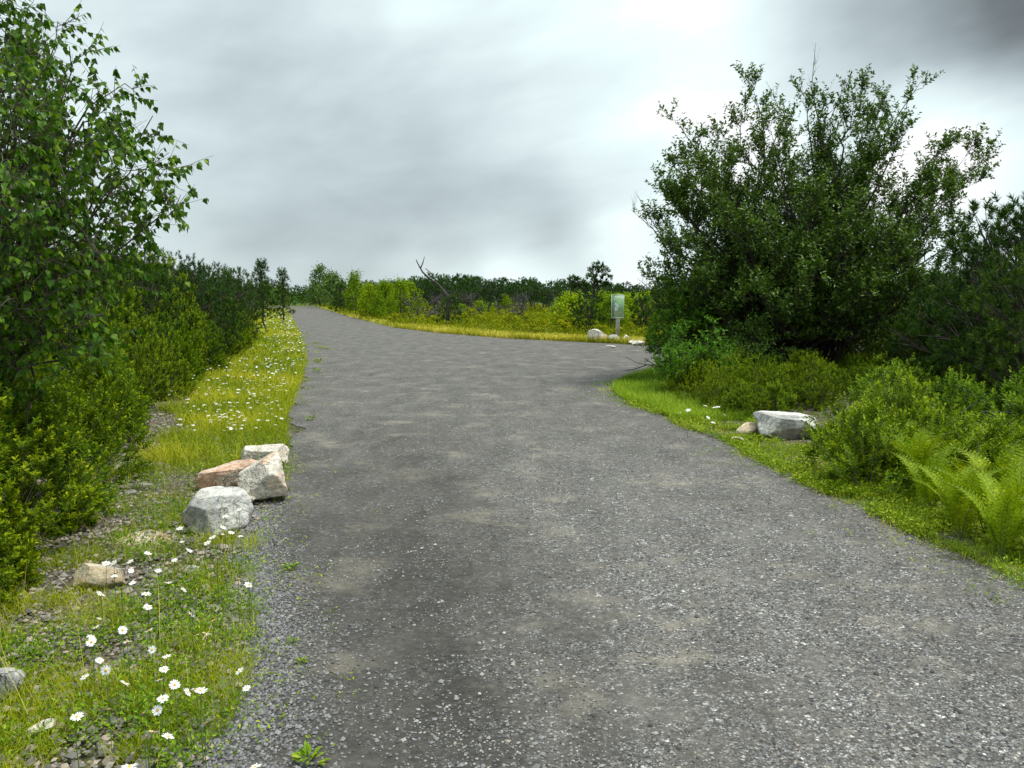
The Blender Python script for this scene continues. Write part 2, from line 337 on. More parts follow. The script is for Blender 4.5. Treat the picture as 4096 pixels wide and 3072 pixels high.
# smooth the corners a little, then roughen the edge
for _ in range(4): OUT = .5 * OUT + .25 * np.roll(OUT, 1, 0) + .25 * np.roll(OUT, -1, 0)
def n2d(x, y, s, seed=0): return mnoise.noise(Vector((x * s + seed, y * s, seed * 1.7)))
jit = np.array([[n2d(x, y, 1.3, 3) * .26 + n2d(x, y, 4, 5) * .06, n2d(x, y, 1.3, 9) * .05] for x, y in OUT])
OUT = OUT + jit * np.clip(OUT[:, 1:2] / 6, .5, 1.3)
def inside(x, y):
    x = np.asarray(x, float); y = np.asarray(y, float); r = np.zeros(x.shape, bool)
    px, py = OUT[:, 0], OUT[:, 1]; qx, qy = np.roll(px, -1), np.roll(py, -1)
    for a, b, c, e in zip(px, py, qx, qy):
        if b == e: continue
        cnd = ((b > y) != (e > y)) & (x < (c - a) * (y - b) / (e - b) + a); r ^= cnd
    return r
OUTD = OUT[::2]
def edge_dist(x, y):
    x = np.asarray(x, float); d = np.full(x.shape, 1e9)
    for a, b in OUTD[np.abs(OUTD[:, 1]) < 60]: d = np.minimum(d, (x - a) ** 2 + (y - b) ** 2)
    return np.sqrt(d)

def dens0(x, y, s, seed): return np.array([n2d(a, b, s, seed) for a, b in zip(x, y)])
# ground sheet
n = 420; u = np.linspace(-1, 1, n)
gx = np.sinh(u * 7.2) / np.sinh(7.2) * 1500; gy = 6 + np.sinh(u * 7.2) / np.sinh(7.2) * 1500
GX, GY = np.meshgrid(gx, gy); fl = np.stack([GX.ravel(), GY.ravel()], 1)
ins = inside(fl[:, 0], fl[:, 1])
bump = np.array([(n2d(x, y, .9, 1) * .035 + n2d(x, y, 3.1, 2) * .016) if abs(x) < 40 and -5 < y < 80 else 0 for x, y in fl])
near = (np.abs(fl[:, 0]) < 40) & (fl[:, 1] < 60) & (fl[:, 1] > -5)
ed = np.full(len(fl), .5); ed[near] = edge_dist(fl[near, 0], fl[near, 1])
Z = np.where(ins, -.010, -.010 + np.clip(ed - .15, 0, .4) * .04 + bump * np.clip((ed - .15) / .4, 0, 1))
Z = np.minimum(Z, .05); Z = np.where(near & (ed < .45), np.minimum(Z, -.007), Z)
mb = MB(); i = np.arange(n - 1)[:, None] * n + np.arange(n - 1)[None]
mb.add(np.stack([fl[:, 0], fl[:, 1], Z], 1), np.stack([i, i + 1, i + n + 1, i + n], -1).reshape(-1, 4))
M['ground'] = mat_ground(); M['road'] = mat_road()
tag(mobj('ground', mb.mesh('ground', True), M['ground']), kind='structure')
# road sheet
tri = tessellate_polygon([[Vector((x, y, 0)) for x, y in OUT]])
mb = MB(); mb.add(np.column_stack([OUT, np.zeros(len(OUT))]), np.array(tri))
me = mb.mesh('gravel_road'); 
if me.polygons[0].normal.z < 0: me.flip_normals()
tag(mobj('gravel_road', me, M['road']), kind='structure')

# ------------------------------------------------------------------ loose stones and gravel
def pebbles(pts, size, v, mb, flat=.6):
    n = len(pts)
    oc = np.array([[1, 0, 0], [0, 1, 0], [-1, 0, 0], [0, -1, 0], [.35, .3, 1], [-.3, -.35, .9], [-.2, .2, -1.]])
    Fs = np.array([[0, 1, 4], [1, 2, 4], [2, 5, 4], [2, 3, 5], [3, 0, 5], [0, 4, 5]])
    V = oc[None] * (1 + rng.uniform(-.35, .35, (n, 7, 3))) * size[:, None, None] * .5
    V[:, :, 2] *= flat; V[:, :, 0] *= rng.uniform(.7, 1.3, n)[:, None]
    a = rng.uniform(0, 6.28, n); c, s = np.cos(a)[:, None], np.sin(a)[:, None]
    X = V[:, :, 0] * c - V[:, :, 1] * s; Y = V[:, :, 0] * s + V[:, :, 1] * c
    V = np.stack([X, Y, V[:, :, 2]], -1) + pts[:, None]
    mb.add(V.reshape(-1, 3), (np.arange(n)[:, None, None] * 7 + Fs[None]).reshape(-1, 3), np.repeat(v, 7))
def view_pts(n, y0, y1, power=1.0, wide=.74, x0=None, x1=None):
    yy = y0 * (y1 / y0) ** (rng.random(n) ** power); xx = rng.uniform(-1, 1, n) * wide * yy
    return xx, yy
grey = [(0, (.045, .043, .042)), (.35, (.11, .108, .106)), (.7, (.20, .20, .198)), (.9, (.27, .265, .255)), (.965, (.30, .25, .20)), (1, (.44, .43, .41))]
M['peb'] = mat_pebble('shale_chip', grey)
xx, yy = view_pts(120000, 2.1, 13, 1.0)
ok = inside(xx, yy) & (dens0(xx, yy, 2.2, 41) + .6 * dens0(xx, yy, 6, 42) + .16 * np.clip(xx + .13 * yy - .9, -1.6, 1.6) + rng.uniform(-.5, .5, len(xx)) > .0); xx, yy = xx[ok], yy[ok]
sz = rng.gamma(2.2, .0024, len(xx)) + .0042
mb = MB(); pebbles(np.column_stack([xx, yy, sz * .12]), sz, rng.random(len(xx)) ** 1.3, mb, .55)
# coarser grey stone along the left shoulder
nn = 30000; yy = rng.uniform(1.8, 6.5, nn) ; xx = xl(yy) + np.abs(rng.normal(0, .20, nn)) * np.interp(yy, [2, 4, 6.5], [1.4, 1.0, .4]) - .12
sz = rng.gamma(3.2, .0022, nn) + .005; mb2 = MB(); pebbles(np.column_stack([xx, yy, sz * .15]), sz, rng.beta(2.2, 2.8, nn), mb, .7)
tag(mobj('loose_gravel', mb.mesh('loose_gravel'), M['peb']), 'loose dark grey shale chips scattered over the gravel road', 'gravel', kind='stuff')
soil_st = [(0, (.05, .045, .04)), (.3, (.13, .12, .105)), (.55, (.22, .20, .18)), (.8, (.34, .27, .22)), (.92, (.42, .33, .26)), (1, (.62, .60, .56))]
M['peb_soil'] = mat_pebble('verge_pebble', soil_st)
def shrub_edge(y): return np.interp(y, [0, 2.0, 3.6, 5, 7.8, 11.2, 15.6, 22, 30, 60, 120], [-2.1, -2.2, -2.5, -2.9, -3.95, -5.2, -6.2, -7.5, -10.0, -19.5, -37])
nn = 22000; yy = 1.9 * (11 / 1.9) ** rng.random(nn); xx = xl(yy) - rng.random(nn) * (xl(yy) - shrub_edge(yy) + .9)
sz = rng.gamma(2.2, .006, nn) + .006; mb = MB(); pebbles(np.column_stack([xx, yy, sz * .2 + .008]), sz, rng.beta(2, 2.4, nn), mb, .6)
tag(mobj('verge_pebbles', mb.mesh('verge_pebbles'), M['peb_soil']), 'grey and tan pebbles littering the bare soil of the left verge', 'pebbles', kind='stuff')

_ico = {}
def ico(sub):
    if sub not in _ico:
        bm = bmesh.new(); bmesh.ops.create_icosphere(bm, subdivisions=sub, radius=1)
        _ico[sub] = (np.array([v.co[:] for v in bm.verts]), np.array([[v.index for v in f.verts] for f in bm.faces])); bm.free()
    return _ico[sub]
def rock_mesh(name, size, planes=12, seed=0, sub=5, rough=.03, custom=None):
    r = np.random.default_rng(seed); V, Fc = ico(sub); V = V.copy()
    Ns = nrm(r.normal(size=(planes, 3))); ds = r.uniform(.52, .80, planes)
    if custom is not None:
        Ns = np.concatenate([nrm(np.array([c[:3] for c in custom], float)), Ns]); ds = np.concatenate([[c[3] for c in custom], ds])
    for N, dd in zip(Ns, ds):
        ex = V @ N - dd; V = V - np.where(ex > 0, ex, 0)[:, None] * N[None] * 1.0
    out = []
    for p in V:
        q = Vector(p) * 1.6 + Vector((seed, 0, 0))
        k = 1 + rough * (mnoise.fractal(q, 1.0, 2.0, 3) * 1.2 + .5 * mnoise.noise(q * 5)); out.append(p * k)
    V = np.array(out); V = V / np.maximum(np.abs(V).max(0), 1e-6) * np.array(size) / 2
    mb = MB(); mb.add(V, Fc); return mb.mesh(name, True)
M['rock_w'] = mat_rock('pale_quartz_stone', (.86, .80, .68), (.74, .46, .28), (.62, .56, .48), .35, 1)
M['rock_t'] = mat_rock('tan_stained_stone', (.80, .66, .52), (.68, .38, .24), (.48, .38, .30), .75, 2)
M['rock_g'] = mat_rock('grey_white_stone', (.74, .72, .66), (.46, .42, .35), (.34, .34, .32), .15, 3)
M['rock_o'] = mat_rock('cream_stone', (.74, .64, .46), (.60, .44, .26), (.50, .44, .34), .5, 5)
def rock(name, me, mat, px, py, label, cat='rock', rz=0., tilt=(0, 0), z=0., group=None):
    p = G(px, py); o = mobj(name, me, mat); o.location = (p[0], p[1], z); o.rotation_euler = (tilt[0], tilt[1], rz)
    return tag(o, label, cat, group)
rock('boulder', rock_mesh('boulder', (.47, .36, .29), 2, 11, custom=[(.05, -.05, 1, .50), (-.15, -1, .15, .55), (-1, -.25, .25, .66), (1, -.1, .12, .72), (0, 1, 0, .6), (-.5, -.5, -1, .62), (-.8, -.6, .6, .74), (.3, -.9, -.7, .70)], rough=.05), M['rock_w'], 263, 467, 'pale boulder with orange stained top, farthest of the left cluster beside the road', 'boulder', .12, (.10, -.06), .12)
rock('boulder', rock_mesh('boulder', (.43, .38, .42), 2, 23, custom=[(-.35, -.75, .62, .52), (-.35, .1, 1, .60), (1, -.15, .15, .66), (-1, -.15, .1, .70), (.25, -.9, -.25, .60), (-.2, -.5, -1, .66), (.75, -.4, .65, .68), (-.6, -.3, -.8, .72), (0, 1, 0, .6)], rough=.06), M['rock_w'], 264, 501, 'cracked cream boulder leaning forward on its neighbours at the road edge', 'boulder', .05, (.10, -.25), .175)
rock('boulder', rock_mesh('boulder', (.50, .30, .22), 1, 31, custom=[(0, -.1, 1, .55), (.05, -1, .1, .55), (-1, 0, .1, .68), (1, 0, 0, .75), (0, 1, 0, .6), (0, -.2, -1, .6), (.3, -.5, -.9, .62)], rough=.05), M['rock_t'], 229, 488, 'reddish tan flat topped boulder left of the leaning cream boulder', 'boulder', .10, (.05, -.08), .105)
rock('boulder', rock_mesh('boulder', (.47, .40, .32), 2, 47, custom=[(.15, -.28, .9, .48), (-.3, -1, .05, .58), (-1, -.1, .2, .68), (1, -.2, .2, .70), (0, 1, 0, .6), (-.7, -.4, .7, .66), (.5, -.9, .2, .66)], rough=.05), M['rock_g'], 214, 528, 'grey and white boulder behind daisies, nearest of the left cluster', 'boulder', -.1, (0, -.10), .12)
rock('stone', rock_mesh('stone', (.20, .15, .10), 7, 51, 4), M['rock_w'], 243, 507, 'small white stone wedged between the grey boulder and the cream boulder', 'stone', .3, (0, 0), .05)
rock('stone_slab', rock_mesh('stone_slab', (.40, .48, .10), 6, 53, 4, custom=[(0, 0, 1, .3)]), M['rock_t'], 148, 541, 'flat pinkish slab sunk flush in the left verge soil', 'rock', .2, (0, 0), .0)
rock('stone', rock_mesh('stone', (.30, .22, .17), 8, 57), M['rock_o'], 100, 586, 'rounded cream stone half buried beside the nearest left shrub', 'stone', .2, (0, .12), .05)
rock('stone', rock_mesh('stone', (.16, .15, .13), 6, 58, 4), M['rock_g'], 4, 694, 'pale green grey round stone at the left edge of the photo', 'stone', .2, (0, 0), .04)
rock('stone', rock_mesh('stone', (.10, .08, .06), 6, 59, 4), M['rock_w'], 42, 735, 'whitish stone among weeds in the bottom left corner', 'stone', .8, (0, 0), .03)
rock('stone', rock_mesh('stone', (.11, .07, .05), 6, 60, 4), M['rock_g'], 195, 572, 'thin grey stone lying below the grey boulder among daisies', 'stone', .3, (0, .1), .02)
rock('boulder', rock_mesh('boulder', (.86, .58, .42), 8, 71, custom=[(.08, -.1, 1, .38), (.1, -1, .05, .6), (-.8, -.55, .3, .66)]), M['rock_g'], 783, 437, 'large flat topped grey boulder beside the right edge of the road', 'boulder', .1, (.04, .07), .17)
rock('stone', rock_mesh('stone', (.34, .24, .17), 7, 73, 4), M['rock_o'], 746, 436, 'tan stone resting against the left end of the large grey boulder', 'stone', .3, (0, -.25), .07)
rock('stone', rock_mesh('stone', (.16, .10, .07), 6, 74, 4), M['rock_t'], 738, 442, 'small reddish stone in front of the large grey boulder', 'stone', .1, (0, .2), .03)
# rocks round the sign post
rock('rock', rock_mesh('rock', (1.35, .8, .80), 8, 81, custom=[(.7, 0, .8, .42)]), M['rock_w'], 602, 342.0, 'long white rock sloping down to the right, left of the sign post', 'rock', .1, (0, .12), .10)
rock('rock', rock_mesh('rock', (.62, .4, .36), 7, 82, 4), M['rock_g'], 614, 342.9, 'dark grey rock with pale top at the foot of the sign post', 'rock', .1, (0, 0), .12)
rock('rock', rock_mesh('rock', (.62, .4, .36), 7, 83, 4), M['rock_w'], 626.5, 342.9, 'pale rock just right of the sign post', 'rock', 1.1, (0, 0), .12)
rock('stone', rock_mesh('stone', (.34, .26, .2), 7, 84, 4), M['rock_w'], 633, 344.3, 'small pale stone right of the sign post on the gravel edge', 'stone', .5, (0, 0), .06)
rock('stone', rock_mesh('stone', (.50, .3, .2), 7, 85, 4), M['rock_w'], 638, 345.5, 'flat white stone, front one of the pair right of the sign', 'stone', .1, (0, 0), .07)
rock('stone', rock_mesh('stone', (.52, .3, .2), 7, 86, 4), M['rock_w'], 642.5, 344.0, 'flat white stone, rear one of the pair right of the sign', 'stone', .1, (0, 0), .08)
rock('stone', rock_mesh('stone', (.40, .22, .12), 7, 87, 4), M['rock_w'], 611, 347.5, 'white stone lying on the gravel in front of the sign', 'stone', .2, (0, 0), .03)
# individually visible small stones in the left verge
smv = [rock_mesh('stone', (1, .78, .55), 6, 100 + k, 3) for k in range(5)]
for k, me in enumerate(smv): me.materials.append([M['rock_w'], M['rock_g'], M['rock_g'], M['rock_o'], M['rock_w']][k])
STN = []
for k in range(34): STN.append((rng.uniform(112, 165), rng.uniform(450, 515), 'upper'))
for k in range(34): STN.append((rng.uniform(20, 200), rng.uniform(560, 768), 'lower'))
for (sx, sy) in [(117, 470), (132, 468), (118, 452), (140, 478), (122, 480), (131, 495), (146, 488), (125, 490)]: STN.append((sx, sy, 'big'))
for px, py, zone in STN:
    s = {'upper': rng.uniform(.03, .07), 'lower': rng.uniform(.025, .06), 'big': rng.uniform(.09, .14)}[zone]
    p = G(px, py); o = mobj('stone', smv[rng.integers(5)]); o.location = (p[0], p[1], s * .12); o.scale = (s, s, s); o.rotation_euler = (rng.uniform(-.3, .3), 0, rng.uniform(0, 6))
    tag(o, {'upper': 'small loose stone on bare soil between the left shrubs and the boulders', 'lower': 'small loose stone among the foreground daisies and weeds', 'big': 'fist sized pale stone at the foot of the left shrubs'}[zone], 'stone',
        {'upper': 'loose stones beside the left boulders', 'lower': 'loose stones in the foreground verge', 'big': 'fist sized stones under the left shrubs'}[zone])

# ------------------------------------------------------------------ woody skeletons
def curve(a, b, n=6, bow=None, wob=.06):
    a, b = np.asarray(a, float), np.asarray(b, float); t = np.linspace(0, 1, n)[:, None]; L = np.linalg.norm(b - a)
    p = a + (b - a) * t
    if bow is not None: p = p + np.asarray(bow, float) * (4 * t * (1 - t)) 
    w_ = rng.normal(0, wob * L / n, (n, 3)); w_[0] = 0; w_[-1] = 0
    return p + w_
def shoots_on(tw, leafset, per, L0, L1, ang=.7, droop=0., clustered=False):
    """tw: list of (a,b) twig segments; appends leaf base, dir, normal arrays"""
    for a, b in tw:
        k = per; t = rng.uniform(.15, 1.0, k)[:, None]; d_ = b - a; ax = d_ / max(np.linalg.norm(d_), 1e-6)
        r = rdir(k); r = nrm(r - (r @ ax)[:, None] * ax)
        D = ax * (1 - ang) + r * ang; D[:, 2] -= droop
        N = np.cross(np.cross(D, np.array([0, 0, 1.0])), D) + rng.normal(0, .35, (k, 3)) if droop < .3 else rdir(k)
        leafset.append((a + d_ * t, D, N, rng.uniform(L0, L1, k), t[:, 0]))

def leafy_tree(name, base, limbs, wood_mat, leaf_mat, r0=.05, side_n=12, side_len=.45, twig_n=6, twig_len=.2, leaves_n=9, leafL=(.045, .065), leafW=.55, up=.35,
               droop=0., kind='fold', t0=.25, bare=(), upfrac=1.0, trunk_sides=7, ang=.6, extra_leafless=0, gap=.0):
    wb = MB(); lb = MB(); ls = []
    for li, (tip, start, bow) in enumerate(limbs):
        start = np.asarray(start, float); tip = np.asarray(tip, float)
        pl = curve(start, tip, 9, bow, .22); L = np.linalg.norm(tip - start)
        rr = np.linspace(r0, .0025, 9) * (.8 + .4 * rng.random())
        tube(wb, pl, rr, trunk_sides)
        isbare = li in bare
        ns = int(side_n * (1 if not isbare else .5))
        for s in range(ns):
            t = t0 + (1 - t0) * rng.random() ** .85; f = t * 8; i0 = min(int(f), 7); a = pl[i0] + (pl[i0 + 1] - pl[i0]) * (f - i0)
            tan = nrm(pl[i0 + 1] - pl[i0]); q = rdir(1)[0]; q = nrm(q - (q @ tan) * tan)
            dr = nrm(tan * .55 + q * .8 + np.array([0, 0, up])); SL = side_len * L * (1.08 - t) * rng.uniform(.6, 1.15) + side_len * .55
            if isbare: SL *= .4
            b = a + dr * SL; sp = curve(a, b, 5, np.array([0, 0, -.06 * SL * (1 + 3 * droop)]), .3)
            tube(wb, sp, np.linspace(rr[i0] * .45 + .002, .0022, 5), 4)
            for w_ in range(twig_n if not isbare else 2):
                tt = rng.uniform(.2, 1); f2 = tt * 4; j = min(int(f2), 3); c_ = sp[j] + (sp[j + 1] - sp[j]) * (f2 - j)
                d2 = nrm(nrm(sp[j + 1] - sp[j]) * .7 + rdir(1)[0] * .75 + np.array([0, 0, up * 1.0 - droop * .3])); e = c_ + d2 * twig_len * rng.uniform(.5, 1.3)
                tube(wb, [c_, (c_ + e) / 2 + rng.normal(0, .01, 3), e], [.003, .002, .001], 3)
                if not isbare and rng.random() > gap: shoots_on([(c_, e)], ls, leaves_n, *leafL, ang=ang, droop=droop)
    Pn = np.concatenate([x[0] for x in ls]); D = np.concatenate([x[1] for x in ls]); N = np.concatenate([x[2] for x in ls]); Lf = np.concatenate([x[3] for x in ls])
    base = np.asarray(base, float)
    v = rng.beta(2, 2.6, len(Pn))
    leaves(lb, Pn, D, N, Lf, Lf * leafW, v, kind)
    return wb.mesh(name + '_wood', True), lb.mesh(name + '_leaves')

# --- right: big multi-stemmed bush -------------------------------------------------
B = P(800, 366, 16.6); B[2] = 0
def T(px, py, d): return P(px / 2.16, py / 2.16, d)
limbs = []
tips = [((1462, 262), 15.6), ((1500, 300), 16.6), ((1395, 480), 16.2), ((1420, 400), 15.2), ((1545, 300), 17.4), ((1622, 178), 16.0), ((1660, 260), 15.2), ((1700, 250), 17.2), ((1790, 230), 15.8),
        ((1850, 190), 16.4), ((1900, 215), 17.6), ((1990, 175), 16.3), ((1960, 235), 15.0), ((2080, 280), 16.8), ((2168, 325), 16.0), ((2120, 390), 17.5), ((2140, 470), 16.0), ((2060, 420), 14.8),
        ((2090, 540), 15.2), ((1400, 600), 16.6), ((1440, 520), 14.9), ((1560, 450), 14.3), ((1650, 480), 14.0), ((1760, 420), 14.1), ((1860, 450), 14.0), ((1950, 480), 14.2), ((1500, 620), 14.6),
        ((1620, 640), 13.9), ((1760, 600), 13.8), ((1900, 620), 14.0), ((2010, 610), 14.4), ((1560, 330), 15.8), ((1600, 235), 16.4), ((1510, 350), 15.4), ((1455, 330), 15.9), ((1740, 200), 16.2), ((1920, 195), 16.0), ((2100, 320), 15.6), ((1700, 380), 18.2), ((1850, 380), 18.6), ((1560, 420), 18.4), ((2000, 400), 18.4), ((1480, 520), 18.0), ((1420, 660), 15.4), ((1470, 690), 16.4),
        ((1590, 560), 16.0), ((1720, 520), 16.0), ((1840, 540), 16.5), ((1950, 560), 16.6), ((1640, 370), 16.6), ((1780, 330), 16.6), ((1910, 330), 16.2), ((2040, 330), 16.2), ((2060, 500), 16.6)]
for (q, dd) in tips:
    tip = T(q[0], q[1], dd); s0 = B + np.array([rng.uniform(-.75, .55), rng.uniform(-.4, .5), -.05])
    out = np.array([tip[0] - s0[0], tip[1] - s0[1], 0]); bow = out * -.10 + np.array([0, 0, .05 * tip[2]]) * 0
    limbs.append((tip, s0, bow))
for k in range(24):
    qx = rng.uniform(1420, 2130); tip = T(qx, np.interp(qx, [1420, 1500, 1640, 1900, 2050, 2130], [430, 330, 240, 230, 300, 380]) + 330 * rng.random() ** 1.3 + 20, rng.uniform(14.3, 18.4)); limbs.append((tip, B + np.array([rng.uniform(-.7, .5), rng.uniform(-.3, .4), -.05]), None))
bare_start = len(limbs)
for q, dd in [((1762, 92), 16.2), ((1362, 452), 16.0), ((1835, 160), 16.5), ((1375, 420), 16.1), ((1655, 175), 16.0), ((1375, 600), 16.3)]:
    limbs.append((T(q[0], q[1], dd), B + np.array([rng.uniform(-.3, .3), 0, -.05]), None))
bare = set(range(bare_start, len(limbs)))
wm, lm = leafy_tree('willow', B, limbs, None, None, r0=.055, side_n=27, side_len=.25, twig_n=7, twig_len=.34, leaves_n=11, leafL=(.052, .086), leafW=.44, up=.62, bare=bare, t0=.32, ang=.62, gap=.05)
r_ = thing('willow_bush', 'tall many stemmed willow bush with dark green leaves right of the road', 'bush')
mobj('trunk', wm, M['bark'], r_); mobj('foliage', lm, M['bush'], r_)
# three thick dark trunks visible below the crown
tb = MB()
for (a, b, c_) in [((1632, 800), (1620, 700), (1600, 560)), ((1690, 800), (1688, 720), (1700, 600)), ((1722, 800), (1760, 710), (1830, 560)), ((1655, 800), (1650, 690), (1665, 560)), ((1560, 800), (1545, 720), (1490, 600))]:
    k = 16.2; A_ = T(a[0], a[1], k); A_[2] = -.05; pts = np.array([A_, T(b[0], b[1], k - .1), T(c_[0], c_[1], k - .2)])
    t = np.linspace(0, 1, 8)[:, None]; cu = (1 - t) ** 2 * pts[0] + 2 * t * (1 - t) * pts[1] + t ** 2 * pts[2]
    tube(tb, cu + rng.normal(0, .012, cu.shape), np.linspace(.13, .05, 8), 8)
mobj('stems', tb.mesh('willow_stems', True), M['bark'], r_)

# smaller bright bush at its left foot reaching over the trail
def round_bush(name, c, R, H, nl, seed, leafL, mat, label, cat, **kw):
    limbs = []
    for k in range(nl):
        a = rng.uniform(0, 6.28); e = rng.uniform(.15, 1.0); rr = R * math.sqrt(1 - e * e * .8) * rng.uniform(.6, 1)
        limbs.append((np.array([c[0] + math.cos(a) * rr, c[1] + math.sin(a) * rr, H * e * rng.uniform(.8, 1.05) + .08]), np.array([c[0] + rng.uniform(-.15, .15), c[1] + rng.uniform(-.15, .15), -.04]), np.array([0, 0, .08 * H])))
    wm, lm = leafy_tree(name, c, limbs, None, None, r0=.02, leafL=leafL, t0=.15, **kw)
    r = thing(name, label, cat); mobj('stems', wm, M['bark'], r); mobj('foliage', lm, mat, r); return r
round_bush('shrub', T(1465, 800, 16.0), 1.05, 2.0, 26, 1, (.05, .075), M['bush_low'], 'bright green leafy shrub at the left foot of the tall willow bush', 'shrub', side_n=9, side_len=.3, twig_n=5, twig_len=.2, leaves_n=8, leafW=.42, up=.3)
round_bush('shrub', T(1505, 850, 13.6), .75, 1.1, 18, 1, (.05, .07), M['bush_low'], 'low bright green shrub in front of the willow bush behind the grass tip', 'shrub', side_n=8, side_len=.3, twig_n=5, twig_len=.16, leaves_n=8, leafW=.42, up=.3)
round_bush('shrub', T(1600, 840, 14.6), .9, 1.15, 18, 1, (.05, .07), M['bush'], 'dark green shrub under the willow bush between its trunks and the boulder', 'shrub', side_n=8, side_len=.3, twig_n=5, twig_len=.18, leaves_n=8, leafW=.42, up=.3)

# --- left: birch -------------------------------------------------------------------
BB = np.array([-4.35, 6.3, -.05])
limbs = []
for q, dd in [((125, 45), 6.4), ((20, -30), 6.5), ((150, 100), 6.0), ((230, 200), 6.1), ((330, 250), 6.2), ((270, 180), 6.5), ((365, 330), 6.3), ((372, 420), 6.1), ((340, 480), 6.5), ((-40, -60), 6.2), ((30, 90), 6.0), ((80, 220), 6.8), ((-60, 300), 5.9), ((130, 300), 6.6), ((60, 160), 5.3), ((10, 330), 5.0), ((220, 330), 6.9), ((300, 330), 5.8), ((180, 260), 5.6),
              ((90, 160), 5.7), ((40, 240), 5.5), ((140, 400), 5.4), ((250, 430), 5.6), ((120, 560), 5.3), ((40, 420), 5.3), ((30, 640), 5.2), ((180, 680), 5.5), 
              ((-60, 100), 6.3), ((100, 80), 7.0), ((90, 720), 5.6), ((-30, 560), 5.6), ((160, 600), 6.2)]:
    tip = T(q[0], q[1], dd); h = rng.uniform(.15, .6) * tip[2]; trunk_at = BB + np.array([.35 * h * .5, -.1 * h, h])
    limbs.append((tip, trunk_at, np.array([0, 0, .22])))
limbs.append((T(40, -60, 6.5), BB, np.array([.25, 0, 0]))); limbs.append((T(110, 560, 6.1), BB, np.array([-.1, -.1, 0])))
wm, lm = leafy_tree('birch', BB, limbs, None, None, r0=.016, side_n=12, side_len=.26, twig_n=6, twig_len=.24, leaves_n=6, leafL=(.042, .064), leafW=.80, up=.12, droop=.95, kind='birch', t0=.26, ang=.5, gap=.10)
r_ = thing('birch_tree', 'grey birch with drooping pointed leaves at the left edge of the photo', 'tree')
mobj('trunk', wm, M['birchbark'], r_); mobj('foliage', lm, M['birch'], r_)

# ------------------------------------------------------------------ shrubs
def mound(seed, R, H, shoots, per, leaf, kind='fold', stems=26, shootlen=.13, leafW=.45, mixlow=.0):
    r = np.random.default_rng(seed); lb = MB(); wb = MB()
    lob = nrm(r.normal(size=(9, 3)) + np.array([0, 0, .5])); la = r.uniform(.12, .34, 9)
    cl = nrm(r.normal(size=(max(8, shoots // 15), 3)) + np.array([0, 0, .25])); D = nrm(cl[r.integers(0, len(cl), shoots)] + r.normal(0, .10, (shoots, 3))); D[:, 2] = np.abs(D[:, 2]) * 1.0 - .12; D = nrm(D)
    lump = .78 + (np.maximum(0, D @ lob.T - .55) / .45 * la).sum(1)
    fr = r.uniform(.72, 1.0, shoots) ** .7; inner = r.random(shoots) < .22; fr[inner] *= r.uniform(.5, .85, inner.sum())
    base = D * np.array([R, R, H]) * (lump * fr)[:, None]; base[:, 2] = np.maximum(base[:, 2] + .04, .03)
    ax = nrm(D * .75 + np.array([0, 0, .60]) + r.normal(0, .22, (shoots, 3)))
    sl = shootlen * r.uniform(.6, 1.35, shoots)
    k = per; t = (np.arange(k) + .5) / k
    Pn = base[:, None] + ax[:, None] * (sl[:, None] * t[None])[..., None]
    q = nrm(r.normal(size=(shoots, 3))); U = nrm(np.cross(ax, q)); W = np.cross(ax, U)
    an = np.arange(k) * 2.4 + r.uniform(0, 6.28, shoots)[:, None]; rad_ = U[:, None] * np.cos(an)[..., None] + W[:, None] * np.sin(an)[..., None]
    open_ = (.95 - .5 * t)[None, :, None]
    Dl = ax[:, None] * (1 - open_ * .55) + rad_ * open_ + r.normal(0, .15, (shoots, k, 3))
    Nl = ax[:, None] * 1.0 - rad_ * .3 + r.normal(0, .2, (shoots, k, 3))
    L = leaf * r.uniform(.7, 1.25, (shoots, k)) * (1.05 - .3 * np.abs(t - .5) * 2)[None]
    sv = r.uniform(-.12, .12, shoots)[:, None]
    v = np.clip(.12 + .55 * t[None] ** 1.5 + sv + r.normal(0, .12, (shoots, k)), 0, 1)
    old = r.random((shoots, k)) < .012; 
    leaves(lb, Pn.reshape(-1, 3), Dl.reshape(-1, 3), Nl.reshape(-1, 3), L.ravel(), L.ravel() * leafW, v.ravel(), kind)
    idx = r.choice(shoots, min(stems, shoots), replace=False)
    for i in idx:
        b = base[i]; s0 = np.array([b[0] * .15, b[1] * .15, -.05]); mid = (s0 + b) / 2 + np.array([b[0] * .12, b[1] * .12, -.03])
        tube(wb, [s0, mid, b, b + ax[i] * sl[i]], [.008, .006, .004, .0015], 4)
    return lb.mesh('foliage'), wb.mesh('stems', True)
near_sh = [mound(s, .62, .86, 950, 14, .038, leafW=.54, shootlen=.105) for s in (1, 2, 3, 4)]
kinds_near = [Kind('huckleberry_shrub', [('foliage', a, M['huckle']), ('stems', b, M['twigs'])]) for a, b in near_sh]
cnt = 0
def dist_label(side, y):
    if y < 5: return 'closest to the camera'
    return ''
ys = 2.6; nf_ = 0; ORD = 'first second third fourth fifth sixth seventh eighth ninth tenth eleventh twelfth thirteenth fourteenth fifteenth sixteenth seventeenth'.split()
